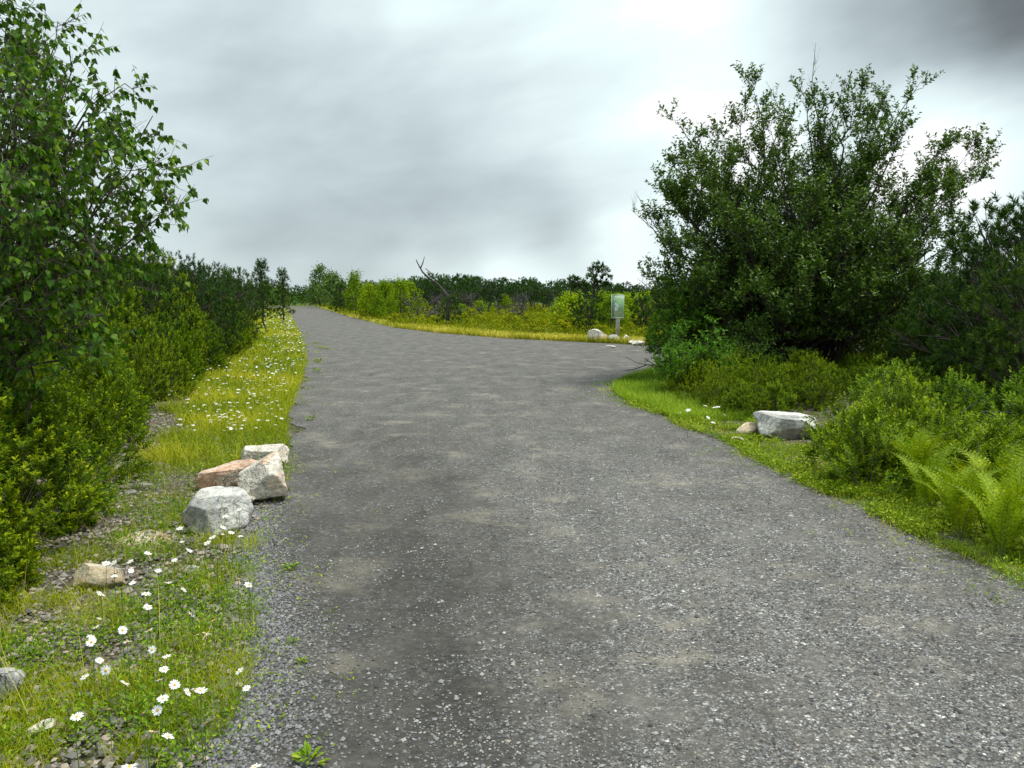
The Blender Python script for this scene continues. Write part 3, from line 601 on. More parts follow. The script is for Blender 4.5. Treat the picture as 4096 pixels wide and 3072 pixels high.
while ys < 34:
    for row in range(3 if ys < 20 else 4):
        s = rng.uniform(.9, 1.2) * (1.22 if row else .92)
        x = shrub_edge(ys) - .50 * s - row * rng.uniform(.68, .85) + rng.normal(0, .08); y = ys + rng.normal(0, .2)
        zone = ('in the foreground at the left edge of the photo' if y < 6 else 'of the middle row left of the daisy verge' if y < 13 else 'far along the left verge below the dark pines')
        lb_ = 'rounded yellow green huckleberry shrub ' + zone; gp_ = 'huckleberry shrubs ' + zone
        if row == 0 and ys < 16: lb_ = ORD[nf_] + ' shrub from the camera in the front row of huckleberries along the left verge'; nf_ += 1
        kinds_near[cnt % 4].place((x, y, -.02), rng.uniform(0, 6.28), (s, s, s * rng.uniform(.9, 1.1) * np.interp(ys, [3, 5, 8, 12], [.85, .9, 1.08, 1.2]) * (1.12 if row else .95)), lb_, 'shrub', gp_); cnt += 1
    ys += .82 if ys < 12 else 1.15
# right side shrubs
la_sh = [mound(s, .55, .70, 520, 12, .052, leafW=.46, shootlen=.15) for s in (11, 12, 13)]
kinds_r = [Kind('laurel_shrub', [('foliage', a, M['laurel']), ('stems', b, M['twigs'])]) for a, b in la_sh]
front = [((852, 478), .72), ((872, 490), .66), ((905, 478), .74), ((938, 470), .76), ((880, 458), .8), ((985, 500), .7), ((1040, 470), .85), ((965, 455), .8), ((1000, 450), .85), ((915, 452), .8), ((862, 444), .8)]
for k, ((px, py), s) in enumerate(front):
    p = G(px, py); kinds_r[k % 3].place((p[0], p[1], -.02), rng.uniform(0, 6), (s, s, s * 1.02), ORD[sorted(f_[0][0] for f_ in front).index(px)] + ' light green laurel shrub counting rightward from the large grey boulder', 'shrub', 'laurel shrubs beside the ferns')
cnt = 0
for k in range(70):
    px = rng.uniform(700, 1080); dd = rng.uniform(8.8, 17.5); x = (px - 512) / F * dd
    if x < np.interp(dd, [8, 9.5, 10.5, 13, 18], [3.3, 3.5, 3.3, 2.4, 3.2]) + .5: continue
    if dd < 9.9 and px < 850: continue
    if dd > 17.2 and x < 6: continue
    s = rng.uniform(.40, .55) if px < 880 else rng.uniform(.55, .8)
    zone = 'under the tall willow bush' if px < 870 else 'under the dark pines at the right edge'
    (kinds_near if k % 3 else kinds_r)[k % 3].place((x, dd, -.02), rng.uniform(0, 6), (s, s, s * rng.uniform(.8, 1.1)), 'shaded green shrub of the thicket ' + zone, 'shrub', 'thicket shrubs ' + zone)

for k, (px, py) in enumerate([(700, 392), (728, 398), (755, 402), (782, 404), (715, 380), (742, 384), (770, 388), (800, 392), (812, 408), (690, 378), (830, 400), (800, 376), (702, 404), (724, 411), (745, 416), (688, 394), (764, 412)]):
    p = G(px, py); s = rng.uniform(.45, .62); kinds_near[k % 4].place((p[0], p[1], -.02), rng.uniform(0, 6), s, 'dark low huckleberry shrub in the shade before the willow trunks', 'shrub', 'huckleberry shrubs before the willow trunks')
for k in range(16):
    x = 4.8 + k * .72; y = 17.9 + .10 * k + rng.uniform(-.3, .2); s = rng.uniform(.95, 1.35)
    kinds_near[k % 4].place((x, y, -.02), rng.uniform(0, 6), s, 'huckleberry shrub behind the willow bush bordering the side trail', 'shrub', 'huckleberry shrubs bordering the side trail')
for k in range(64):      # the same thicket goes on to the right of the photo's frame
    y = rng.uniform(.5, 15); x = max(y * .66 + .5, 4.4) + rng.uniform(0, 6.5); s = rng.uniform(.8, 1.25)
    (kinds_near if k % 2 else kinds_r)[k % 3].place((x, y, -.02), rng.uniform(0, 6), s, 'green shrub of the thicket just beyond the right edge of the photo', 'shrub', 'thicket shrubs beyond the right edge')
# field shrubs (heath) ---------------------------------------------------------------
fs = [mound(s, .75, .62, 90, 8, .10, kind='dia', stems=6, shootlen=.18, leafW=.5) for s in (21, 22, 23, 24)]
kinds_f = [Kind('heath_shrub', [('foliage', a, M['field'])]) for a, b in fs]
def far_edge(x):           # y of the far side of road/trail at this x
    return np.interp(x, rf_s[::-1][:, 0], rf_s[::-1][:, 1])
pts = []
while len(pts) < 270:
    y = 27 + rng.random() ** 1.6 * 60; x0 = xrf(y) if y > RF[-1][1] else 0
    x = rng.uniform(x0 - 0, x0 + 26)
    if y < 60 and x > 18: continue
    fe = far_edge(x) if x < RF[-1][0] else RF[-1][1] + .2
    if y < fe + 1.0 + .014 * y: continue
    pts.append((x, y))
for k, (x, y) in enumerate(pts):
    s = rng.uniform(.75, 1.2) * (1 if y < 60 else 1.15)
    zone = 'around the sign' if (abs(x - 4) < 4 and y < 40) else 'in the open field beyond the road'
    kinds_f[k % 4].place((x, y, -.03), rng.uniform(0, 6), (s, s, s * rng.uniform(.5, .85)), 'low golden green heath shrub ' + zone, 'shrub', 'heath shrubs ' + zone)
# the rest of the heath as one mass
mb = MB(); nn = 9000
y = 27 * (150 / 27) ** rng.random(nn * 2); x = rng.uniform(-.7, .72, nn * 2) * y
fe = np.array([far_edge(a) if a < RF[-1][0] else RF[-1][1] + .2 for a in x]); ok = (y > fe + 1.2 + .012 * y) & (x > np.interp(y, rf_s[:, 1], rf_s[:, 0]) - 0); x, y = x[ok][:nn], y[ok][:nn]; nn = len(x)
hgt = .30 + .25 * np.array([n2d(a, b, .35, 4) for a, b in zip(x, y)]) + rng.uniform(-.1, .15, nn)
K = 16; base = np.repeat(np.column_stack([x, y, np.zeros(nn)]), K, 0); rr = rng.normal(0, .32, (nn * K, 3)); rr[:, 2] = rng.uniform(.15, 1.1, nn * K) * np.repeat(hgt, K)
sc = np.repeat(np.clip(y / 60, .6, 2.2), K)
Dl = nrm(rng.normal(0, .6, (nn * K, 3)) + np.array([0, 0, .9]))
leaves(mb, base + rr * np.array([1.3, 1.3, 1]), Dl, rdir(nn * K), .16 * sc, .085 * sc, np.repeat(rng.beta(2, 2, nn), K) * .6 + rng.random(nn * K) * .4, 'dia')
tag(mobj('heath', mb.mesh('heath'), M['field']), 'golden green heath covering the open field beyond the road', 'heath', kind='stuff')

# ------------------------------------------------------------------ pines
def pine(seed, H, spread, nbr, sub, needles, nl, nw, trunk_r=.05, flat=.4, low=.18, lean=(0, 0), tuft_step=.10, crook=.10, gnarl=.2):
    r = np.random.default_rng(seed); wb = MB(); nb = MB(); tufts = []
    n = 9; t = np.linspace(0, 1, n); tr = np.column_stack([lean[0] * t + np.cumsum(r.normal(0, crook * H / n * .5, n)) * (t > 0), lean[1] * t + np.cumsum(r.normal(0, crook * H / n * .5, n)) * (t > 0), t * H]); tr[0] = (0, 0, -.05)
    tube(wb, tr, trunk_r * (1 - .8 * t), 7)
    def br(a, d_, L, r0, lvl):
        k = 6; p = [a]; dd = d_.copy()
        for i in range(k - 1):
            dd = nrm(dd + r.normal(0, gnarl, 3) + np.array([0, 0, .10])); p.append(p[-1] + dd * L / (k - 1))
        p = np.array(p); tube(wb, p, np.linspace(r0, .004, k), 5 if lvl == 0 else 3)
        if lvl < 1:
            for s in range(sub):
                j = r.integers(1, k - 1); q = nrm(nrm(p[j + 1] - p[j]) * .7 + nrm(r.normal(size=3)) * .75 + np.array([0, 0, .35]))
                br(p[j] + (p[j + 1] - p[j]) * r.random(), q, L * r.uniform(.3, .6), r0 * .5, 1)
        m = max(1, int(L * (.75 if lvl == 0 else 1) / tuft_step))
        for i in range(m):
            f = (1 - (1 - .30) * r.random() ** 1.2) * (k - 1) if i else k - 1.001; j = min(int(f), k - 2); c_ = p[j] + (p[j + 1] - p[j]) * (f - j)
            tufts.append((c_, nrm(nrm(p[j + 1] - p[j]) * .5 + np.array([0, 0, .65]) + r.normal(0, .35, 3))))
    for i in range(nbr):
        t_ = low + (1 - low) * ((i + r.random()) / nbr) ** .9; f = t_ * (n - 1); j = min(int(f), n - 2); a = tr[j] + (tr[j + 1] - tr[j]) * (f - j)
        an = i * 2.4 + r.uniform(-.5, .5); L = spread * (1 - flat * abs(t_ - .45) * 1.6 - .35 * t_ ** 3) * r.uniform(.6, 1.15)
        d_ = nrm(np.array([math.cos(an), math.sin(an), .10 + .55 * t_ * r.random()])); br(a, d_, max(L, .15), trunk_r * .42 * (1.1 - t_), 0)
    tufts.append((tr[-1], np.array([0, 0, 1.0])))
    C = np.array([x[0] for x in tufts]); A = np.array([x[1] for x in tufts]); m = len(C)
    al = r.uniform(0, 1, (m, needles)); shoot = nl * 1.15
    Pn = C[:, None] + A[:, None] * (al * shoot)[..., None]; q = nrm(r.normal(size=(m, needles, 3)))
    q = nrm(q - (q * A[:, None]).sum(-1, keepdims=True) * A[:, None]); D = A[:, None] * (.35 + .6 * al)[..., None] + q * .8
    v = np.clip(r.beta(2, 2.5, (m, 1)) * .6 + .4 * al * r.random((m, needles)), 0, 1)
    Ln = nl * r.uniform(.7, 1.2, m * needles)
    leaves(nb, Pn.reshape(-1, 3), D.reshape(-1, 3), nrm(r.normal(size=(m * needles, 3))), Ln, nw, v.ravel(), 'needle')
    return nb.mesh('crown'), wb.mesh('trunk', True)
def clump_pine(seed, H, R, clumps, per, needles, nl, nw, trunk_r=.06, low=.1, flat=.5, cr=.28, shape='round', lean=(0, 0), crook=.10, explicit=None):
    r = np.random.default_rng(seed); wb = MB(); nb = MB(); n = 9; t = np.linspace(0, 1, n)
    tr = np.column_stack([lean[0] * t + np.cumsum(r.normal(0, crook * H / n, n)) * (t > 0), lean[1] * t + np.cumsum(r.normal(0, crook * H / n, n)) * (t > 0), t * H * .93]); tr[0] = (0, 0, -.05)
    tube(wb, tr, trunk_r * (1 - .75 * t), 7); CC = []
    if explicit: CC = [(np.array(c[:3]), c[3]) for c in explicit]
    else:
        for i in range(clumps):
            tt = low + (1 - low) * ((i + r.random()) / clumps); an = i * 2.4 + r.uniform(-.6, .6)
            prof = {'round': math.sqrt(max(0, 1 - abs(tt * 1.25 - .5) ** 2 * 1.6)), 'flat': .35 + .75 * (tt > .75) + .2 * tt, 'cone': 1.05 - .95 * tt}[shape]
            rr = R * max(prof, .15) * r.uniform(.45, 1.0) if tt < .97 else R * .1
            j = min(int(tt * (n - 1)), n - 2); CC.append((np.array([tr[j][0] + math.cos(an) * rr, tr[j][1] + math.sin(an) * rr, tt * H]), cr * r.uniform(.75, 1.25)))
    Cs = []; As = []
    for c, q in CC:
        zj = np.clip(c[2] * .8 / H, 0.02, .95); f = zj * (n - 1); j = min(int(f), n - 2); a = tr[j] + (tr[j + 1] - tr[j]) * (f - j)
        L = np.linalg.norm(c - a); limb = curve(a, c, 6, np.array([0, 0, -.12 * L]), .35); tube(wb, limb, np.linspace(trunk_r * .4, .008, 6), 4)
        d_ = nrm(r.normal(size=(per, 3)) + np.array([0, 0, .25])); pos = c + d_ * np.array([1, 1, flat]) * q * r.uniform(.35, 1.0, (per, 1)) ** .6
        for p_ in pos[:max(2, per // 3)]: tube(wb, [limb[3], (limb[3] + p_) / 2 + r.normal(0, .02, 3), p_], [.009, .006, .003], 3)
        Cs.append(pos); As.append(nrm(d_ * .55 + np.array([0, 0, .75]) + r.normal(0, .25, (per, 3))))
    C = np.concatenate(Cs); A = np.concatenate(As); m = len(C); al = r.uniform(0, 1, (m, needles)); 
    Pn = C[:, None] + A[:, None] * (al * nl * 1.2)[..., None]; q = nrm(r.normal(size=(m, needles, 3))); q = nrm(q - (q * A[:, None]).sum(-1, keepdims=True) * A[:, None])
    D = A[:, None] * (.45 + .6 * al)[..., None] + q * .75; v = np.clip(r.beta(2, 2.5, (m, 1)) * .6 + .4 * al * r.random((m, needles)), 0, 1)
    leaves(nb, Pn.reshape(-1, 3), D.reshape(-1, 3), nrm(r.normal(size=(m * needles, 3))), nl * r.uniform(.7, 1.2, m * needles), nw, v.ravel(), 'needle')
    return nb.mesh('crown'), wb.mesh('trunk', True)
pn = [clump_pine(s, H, R, 34, 17, 34, .075, .010, .05, low=.10, cr=.30, flat=.6) for s, H, R in ((5, 2.5, 1.15), (6, 2.2, 1.2), (7, 2.8, 1.1), (8, 2.4, 1.3))]
_unused = '''pn = [pine(s, H, sp, 22, 4, 30, .085, .0065, .05, low=.05, tuft_step=.085, flat=.3) for s, H, sp in ((5, 2.5, 1.25), (6, 2.2, 1.2), (7, 2.8, 1.2), (8, 2.4, 1.35))]'''
KP = [Kind('pitch_pine', [('trunk', b, M['bark']), ('crown', a, M['pine'])]) for a, b in pn]
pn_o = [clump_pine(s, H, R, 44, 20, 36, .08, .011, .035, low=.06, cr=.32, flat=.65) for s, H, R in ((65, 2.5, 1.1), (66, 2.2, 1.2), (67, 2.8, 1.1))]
KO = [Kind('pitch_pine', [('trunk', b, M['bark']), ('crown', a, M['pine_olive'])]) for a, b in pn_o]
k = 0; LP_ = sorted([150, 175, 196, 214, 232, 250, 222, 262, 185, 140, 246, 268, 201])
for (px, top, dd) in [(150, 236, 12.5), (120, 250, 10.5), (175, 246, 13.5), (196, 258, 14.5), (214, 256, 16.5), (232, 262, 18.5), (250, 262, 20), (85, 250, 11.5), (60, 245, 10.0), (222, 275, 15.5),
                      (30, 240, 12), (262, 270, 24), (185, 262, 17), (140, 255, 15), (246, 282, 17.8), (110, 240, 14.5), (268, 276, 30), (201, 262, 21), (5, 235, 11)]:
    x = (px - 512) / F * dd; h = 1.6 + (298 - top) / F * dd; hh = [2.5, 2.2, 2.8, 2.4][k % 4]; s = h / hh
    zone = 'behind the birch' if px < 130 else 'above the left shrubs'
    f_ = 1.14; x *= f_; dd *= f_; s = (1.6 + (298 - top) / F * dd) / hh; KP[k % 4].place((x - .5 - .02 * dd, dd, -.05), rng.uniform(0, 6), s * rng.uniform(.9, .99), (ORD[LP_.index(px)] + ' dark pitch pine on the left skyline counting rightward from the birch') if px >= 130 else 'dark green bushy pitch pine ' + zone, 'tree', 'dark pitch pines ' + zone); k += 1
for k2 in range(26):
    dd = rng.uniform(22, 100); x = np.interp(dd, [0, 30, 60, 120], [-2.5, -11.5, -21, -41]) - rng.random() * 10
    KP[k2 % 4].place((x, dd, -.05), rng.uniform(0, 6), rng.uniform(.95, 1.25), 'dark pitch pine farther along the left side of the road', 'tree', 'pitch pines farther along the left side of the road')
# two slender pointed pines above the left row
sl = clump_pine(15, 3.4, .85, 22, 14, 22, .12, .022, .05, low=.15, flat=.4, cr=.24, shape='cone')
KS = Kind('slender_pine', [('trunk', sl[1], M['bark']), ('crown', sl[0], M['pine_far'])])
KS.place((P(265, 300, 42)[0], 42, 0), 1, 1.02, 'slender blue green pine, left one of two poking above the left tree line', 'tree')
KS.place((P(281, 300, 48)[0], 48, 0), 4, .95, 'slender blue green pine, right one of two poking above the left tree line', 'tree')
# right edge pines
for k2, (px, top, dd, lb) in enumerate([(1012, 208, 10.8, 'dark olive pitch pine at the right edge of the photo, tallest there'), (978, 262, 12.6, 'olive pitch pine between the willow bush and the right edge'),
                                       (930, 300, 13.5, 'short olive pitch pine low beside the willow bush'), (1040, 250, 9.2, 'dark olive pine cut off by the right edge of the photo'), (985, 335, 10.4, 'low bushy olive pine just above the laurel shrubs on the right'), (1000, 320, 11.4, 'low spreading olive pine above the ferns'), (958, 285, 14.6, 'olive pine just right of the willow bush, its top against the sky'), (1022, 232, 13.2, 'dark olive pine rising behind the tallest right edge pine'), (905, 318, 15.2, 'low olive pine under the right flank of the willow bush')]):
    x = (px - 512) / F * dd; h = 1.6 + (298 - top) / F * dd; KO[k2 % 3].place((x, dd, -.05), rng.uniform(0, 6), h / [2.5, 2.2, 2.8][k2 % 3], lb, 'tree')
for k2 in range(10):
    y = rng.uniform(4, 16); KO[k2 % 3].place((y * .66 + rng.uniform(2.5, 8), y, -.05), rng.uniform(0, 6), rng.uniform(.8, 1.1), 'dark pitch pine beyond the right edge of the photo', 'tree', 'pitch pines beyond the right edge')
for k2 in range(22):
    dd = rng.uniform(24, 60); px = rng.uniform(700, 1080); x = (px - 512) / F * dd
    (KO[k2 % 3] if k2 % 2 else KP[k2 % 4]).place((x, max(dd, 30), -.05), rng.uniform(0, 6), rng.uniform(.8, 1.2), 'pitch pine seen through the gaps behind the tall willow bush', 'tree', 'pitch pines behind the willow bush')

# field pines: flat topped, with bare lower trunks
fpn = [clump_pine(s, H, sp, 13, 13, 13, .15, .045, .07, low=.45, flat=.42, cr=.42, shape='flat', crook=.3) for s, H, sp in ((31, 3.2, 1.2), (32, 2.8, 1.3), (33, 3.6, 1.0), (34, 2.6, 1.4), (35, 3.0, 1.1))]
KF = [Kind('pitch_pine', [('trunk', b, M['snag']), ('crown', a, M['pine_far'])]) for a, b in fpn]
hp = clump_pine(41, 2.7, 1.0, 1, 26, 24, .10, .022, .10, lean=(.25, 0), crook=.05, flat=.5, explicit=[(.35, 0, 2.95, .26), (.62, 0, 2.72, .30), (.15, .1, 2.75, .26), (.05, -.1, 2.45, .24), (.70, .1, 2.42, .26), (-.55, 0, 2.25, .30), (-.85, .1, 2.05, .26), (-.30, 0, 2.05, .22), (-.75, -.1, 2.35, .22), (.35, .1, 2.2, .2), (.75, 0, 2.1, .18), (-.35, .1, 1.0, .3), (.3, 0, .6, .35), (-.2, 0, .5, .4)])
KH = Kind('pitch_pine', [('trunk', hp[1], M['bark']), ('crown', hp[0], M['pine'])])
KH.place((P(590, 300, 36)[0], 36, 0), 0.0, 1.02, 'crooked dark pitch pine with flat top standing left of the sign', 'tree')
lowp = clump_pine(43, 1.7, .7, 14, 16, 20, .10, .024, .06, low=.08, flat=.55, cr=.28)
KL = Kind('small_pine', [('trunk', lowp[1], M['bark']), ('crown', lowp[0], M['pine'])])
KL.place((P(588, 300, 34)[0], 34.5, 0), 2, .95, 'small dark pine at the foot of the crooked pine near the sign', 'tree')
KL.place((P(450, 300, 44)[0], 43.5, 0), 1, 1.0, 'small pine growing against the foot of the dead snag', 'tree')
KL.place((P(344, 300, 84)[0], 84, 0), 3, 1.9, 'dark little pine beside the far road bend with visible trunk', 'tree')
KL.place((P(650, 300, 33)[0], 34, 0), 3, 1.0, 'small dark pine half hidden left of the willow bush', 'tree')
k2 = 0
for k in range(230):
    dd = rng.uniform(68, 135); px = rng.uniform(300, 720) if k < 190 else rng.uniform(720, 1060); x = (px - 512) / F * dd
    if x < xrf(dd) + 3 and dd < 150: x = xrf(dd) + rng.uniform(3, 12)
    top = np.interp(px, [300, 400, 430, 520, 600, 720, 1060], [284, 284, 278, 281, 286, 288, 285]) + rng.uniform(-3, 9)
    h = 1.6 + (298 - top) / F * dd; j = k % 5; s = h / [3.2, 2.8, 3.6, 2.6, 3.0][j]
    zone = 'on the dark horizon rise' if px < 560 else 'on the horizon right of the sign' if px > 620 else 'on the horizon behind the sign'
    KF[j].place((x, dd, -.05), rng.uniform(0, 6), s, 'distant flat topped pitch pine ' + zone, 'tree', 'distant pitch pines ' + zone)
for k in range(60):      # end of the road and beyond the bend
    x = rng.uniform(-115, -25); dd = rng.uniform(155, 180) if x > -70 else rng.uniform(120, 180)
    KF[k % 5].place((x, dd, -.05), rng.uniform(0, 6), rng.uniform(1.1, 1.6), 'distant pitch pine closing the view past the road bend', 'tree', 'pines past the road bend')

mb = MB(); nn = 5200; a_ = rng.uniform(-.95, .95, nn); dd = rng.uniform(165, 420, nn); x = np.sin(a_) * dd; y = np.cos(a_) * dd
hh = rng.uniform(2.2, 3.8, nn) + 1.2 * dens0(x, y, .02, 3); K = 26
base = np.repeat(np.column_stack([x, y, hh * .55]), K, 0); o = rng.normal(0, 1, (nn * K, 3)) * np.array([1.2, 1.2, 1]); o[:, 2] *= np.repeat(hh * .28, K)
leaves(mb, base + o, nrm(rng.normal(size=(nn * K, 3)) + (0, 0, .5)), rdir(nn * K), .75, .42, np.repeat(rng.beta(2, 2, nn), K) * .7 + rng.random(nn * K) * .3, 'dia')
tag(mobj('distant_woodland', mb.mesh('distant_woodland'), M['pine_far']), 'low dark woodland lining the horizon all round the heath', 'woodland', kind='stuff')

# gnarled bare pines
def gnarled(seed, H, nb_=7, r0=.07):
    r = np.random.default_rng(seed); wb = MB()
    def go(a, d_, L, rr, lvl):
        p = [a]; dd = d_
        for i in range(7): dd = nrm(dd + r.normal(0, .32, 3) + np.array([0, 0, .08])); p.append(p[-1] + dd * L / 7)
        p = np.array(p); tube(wb, p, np.linspace(rr, rr * .3, 8), 5)
        if lvl < 2:
            for s in range(nb_ if lvl == 0 else 3): j = r.integers(2, 7); go(p[j], nrm(r.normal(size=3) * np.array([1, 1, .5]) + np.array([0, 0, .5])), L * r.uniform(.3, .6), rr * .5, lvl + 1)
    go(np.array([0, 0, -.05]), np.array([.1, 0, 1.0]), H, r0, 0); return wb.mesh('trunk', True)
KG = [Kind('bare_pine', [('trunk', gnarled(s, H), M['snag'])]) for s, H in ((1, 1.8), (2, 2.2), (3, 1.6), (4, 2.0))]
for k in range(44):
    dd = rng.uniform(46, 80); px = rng.uniform(400, 640); x = (px - 512) / F * dd
    KG[k % 4].place((x, dd, 0), rng.uniform(0, 6), rng.uniform(.8, 1.15), 'bare gnarled grey pine skeleton standing in the heath', 'dead tree', 'bare pine skeletons in the heath')
# the tall dead snag
mb = MB(); sp = [T(968, 700, 45), T(966, 665, 45), T(968, 640, 45), T(957, 627, 45.1), T(944, 612, 45.1), T(930, 604, 45.1), T(913, 588, 45), T(905, 574, 45), T(899, 562, 45)]; sp[0][2] = -.1
tube(mb, sp, [.13, .12, .11, .08, .07, .06, .05, .04, .025], 6)
tube(mb, [T(908, 580, 45), T(914, 566, 45), T(917, 554, 45)], [.04, .03, .012], 5); tube(mb, [T(902, 568, 45), T(899, 560, 45)], [.03, .01], 4)
tube(mb, [T(932, 604, 45), T(934, 594, 44.9), T(931, 590, 44.9), T(919, 580, 45)], [.04, .035, .03, .02], 5)
tube(mb, [T(967, 650, 45), T(980, 640, 44.6), T(988, 628, 44.4), T(994, 624, 44.2)], [.09, .06, .04, .015], 5)
tube(mb, [T(967, 668, 45), T(955, 660, 45.5), T(946, 650, 45.8), T(940, 652, 45.8)], [.08, .05, .03, .01], 5)
tube(mb, [T(967, 655, 45), T(975, 648, 45.4), T(972, 634, 45.8)], [.07, .05, .02], 5)
r_ = thing('dead_tree', 'tall leaning dead snag with forked broken top in the heath', 'dead tree'); mobj('trunk', mb.mesh('trunk', True), M['snag'], r_)

# yellow-green broadleaf trees, far
def blob_tree(seed, H, R, n_=70):
    r = np.random.default_rng(seed); wb = MB(); lb = MB()
    tube(wb, [(0, 0, -.05), (.05, 0, H * .4), (0, .05, H * .85)], [.06, .045, .015], 5)
    Pn = []; 
    for i in range(n_):
        t_ = r.uniform(.12, 1); an = r.uniform(0, 6.28); rr = R * math.sin(min(1, t_ * 1.15) * math.pi * .92) ** .6 * r.uniform(.5, 1.05) * (1.15 - .5 * t_)
        e = np.array([math.cos(an) * rr, math.sin(an) * rr, t_ * H + .1]); a = np.array([0, 0, max(.1, t_ * H * .7)])
        tube(wb, [a, (a + e) / 2, e], [.018, .012, .004], 3)
        Pn.append(e + r.normal(0, .15, (44, 3)) * np.array([1, 1, 1.2]))
    Pn = np.concatenate(Pn); D = nrm(r.normal(size=Pn.shape) + np.array([0, 0, .3])); leaves(lb, Pn, D, nrm(r.normal(size=Pn.shape) + np.array([0, 0, .8])), .13, .09, r.beta(2, 2, len(Pn)), 'dia')
    return lb.mesh('crown'), wb.mesh('trunk', True)
bt = [blob_tree(s, H, R) for s, H, R in ((1, 3.0, 1.1), (2, 2.6, 1.3), (3, 3.6, 1.2))]
KB = [Kind('young_birch', [('trunk', b, M['birchbark']), ('crown', a, M['decid_far'])]) for a, b in bt]
bd = [(a.copy(), b) for a, b in bt]; KD = [Kind('broadleaf_tree', [('trunk', b, M['bark']), ('crown', a, M['bush'])]) for a, b in bd]
H3 = [3.0, 2.6, 3.6]
for k, (px, top, dd, lb, kd) in enumerate([(321, 267, 135, 'tall dark green tree rising at the road bend', KD), (334, 274, 118, 'rounded green tree right of the tall tree at the bend', KD), (356, 273, 74, 'green pointed birch right of the road bend', KB),
      (370, 285, 62, 'pale green young birch left of the yellow green trees', KB), (386, 283, 62, 'yellow green young birch with open crown, left of a pair', KB), (401, 280, 58, 'yellow green young birch, right of a pair near the snag', KB), (412, 283, 66, 'small yellow green birch left of the dead snag', KB),
      (341, 284, 104, 'low green tree behind the small dark pine', KD), (366, 290, 64, 'low yellow green birch near the road bend', KB), (378, 292, 56, 'short bushy birch behind the heath edge', KB), (470, 280, 95, 'feathery green tree rising above the dark horizon rise', KD)]):
    kd[k % 3].place(((px - 512) / F * dd, dd, 0), rng.uniform(0, 6), (1.6 + (298 - top) / F * dd) / H3[k % 3] * .96, lb, 'tree')
for k in range(30):
    px = rng.uniform(560, 700); dd = rng.uniform(36, 75); top = rng.uniform(289, 303) if px > 570 else rng.uniform(294, 304)
    s = max(.5, (1.6 + (298 - top) / F * dd) / H3[k % 3]); KB[k % 3].place(((px - 512) / F * dd, dd, 0), rng.uniform(0, 6), (s * rng.uniform(1.2, 2.2), s * 1.5, s * .9), 'yellow green scrub birch in the field around the sign', 'tree', 'scrub birches around the sign')
for k in range(18):
    px = rng.uniform(330, 570); dd = rng.uniform(60, 100); top = rng.uniform(292, 303)
    s = max(.35, (1.6 + (298 - top) / F * dd) / H3[k % 3]) * rng.uniform(.5, 1.0); KB[k % 3].place((max((px - 512) / F * dd, xrf(dd) + 3), dd, 0), rng.uniform(0, 6), (s * rng.uniform(1.5, 2.4), s * 1.6, s), 'low green scrub birch under the distant pines', 'tree', 'scrub birches under the distant pines')
for k in range(40):
    x = rng.uniform(-75, -30); dd = rng.uniform(100, 160)
    if x > xl(min(dd, 115)) - 4 and dd < 152: x = xl(115) - rng.uniform(5, 20); 
    KD[k % 3].place((x, dd, 0), rng.uniform(0, 6), rng.uniform(1.1, 1.6), 'distant broadleaf tree left of the road bend', 'tree', 'distant broadleaf trees left of the bend')
for k in range(30):
    dd = rng.uniform(24, 60); px = rng.uniform(690, 1100)
    KB[k % 3].place(((px - 512) / F * dd, max(dd, 29), 0), rng.uniform(0, 6), rng.uniform(.6, .85), 'pale scrub birch glimpsed behind the tall willow bush', 'tree', 'scrub birches behind the willow bush')

# ------------------------------------------------------------------ grass, weeds
def grass(name, x, y, hmin, hmax, wd, mat, label, vr=(0, .7), lean=.35, z=0.0, scalefar=True, nhue=.9):
    n_ = len(x); hh = rng.uniform(hmin, hmax, n_); sc = np.clip(y / 9, 1, 6) if scalefar else np.ones(n_)
    pat = np.array([n2d(a, b, nhue, 8) for a, b in zip(x, y)])
    D = nrm(np.column_stack([rng.normal(0, lean, n_), rng.normal(0, lean, n_), np.ones(n_)])); N = np.column_stack([D[:, 0], D[:, 1], np.full(n_, -.15)]) + rng.normal(0, .25, (n_, 3))
    v = np.clip(rng.uniform(vr[0], vr[1], n_) + pat * .5, 0, 1)
    mb = MB(); leaves(mb, np.column_stack([x, y, np.full(n_, z - .01)]), D, N, hh, wd * sc, v, 'blade')
    return tag(mobj(name, mb.mesh(name), mat), label, 'grass', kind='stuff')
def strip(n_, y0, y1, xa, xb, pw=1.0, bias=1.0):
    y = y0 * (y1 / y0) ** (rng.random(n_) ** pw); t = rng.random(n_) ** bias; return xa(y) + (xb(y) - xa(y)) * t, y
dens = lambda x, y, s, seed: np.array([n2d(a, b, s, seed) for a, b in zip(x, y)])
# thick verge beyond the boulders
gl = lambda y: np.interp(y, [6, 7.5, 9, 11, 15, 22, 30, 60, 120], [-3.0, -3.3, -3.9, -4.6, -6.0, -7.6, -10.4, -19.6, -37]) + .22 * np.sin(y * 2.1) + .13 * np.sin(y * 5.3 + 1)
x, y = strip(95000, 7.4, 118, gl, lambda y: xl(y) + .02)
dn_ = dens(x, y, 1.1, 6); keep = (dn_ + rng.uniform(0, .8, len(x)) > np.interp(y, [7, 8.5, 10], [.45, .25, -.2])) & ~((y < 8.3) & (x > xl(y) - .35)); x, y = x[keep], y[keep]
grass('grass', x, y, .08, .24, .0042, M['grass'], 'yellow green grass filling the left verge beyond the boulders', (0.05, .75))
# sparse foreground
x, y = strip(85000, 2.0, 8, lambda y: shrub_edge(y) - .25, lambda y: xl(y) + .03, 1.0)
tuft = dens(x, y, 2.6, 12) + .5 * dens(x, y, 7, 13); keep = tuft + rng.uniform(-.22, .22, len(x)) > .18; x, y = x[keep], y[keep]
grass('grass', x, y, .03, .13, .0026, M['grass'], 'sparse green grass tufts between the foreground daisies', (0, .65), lean=.45, scalefar=False)
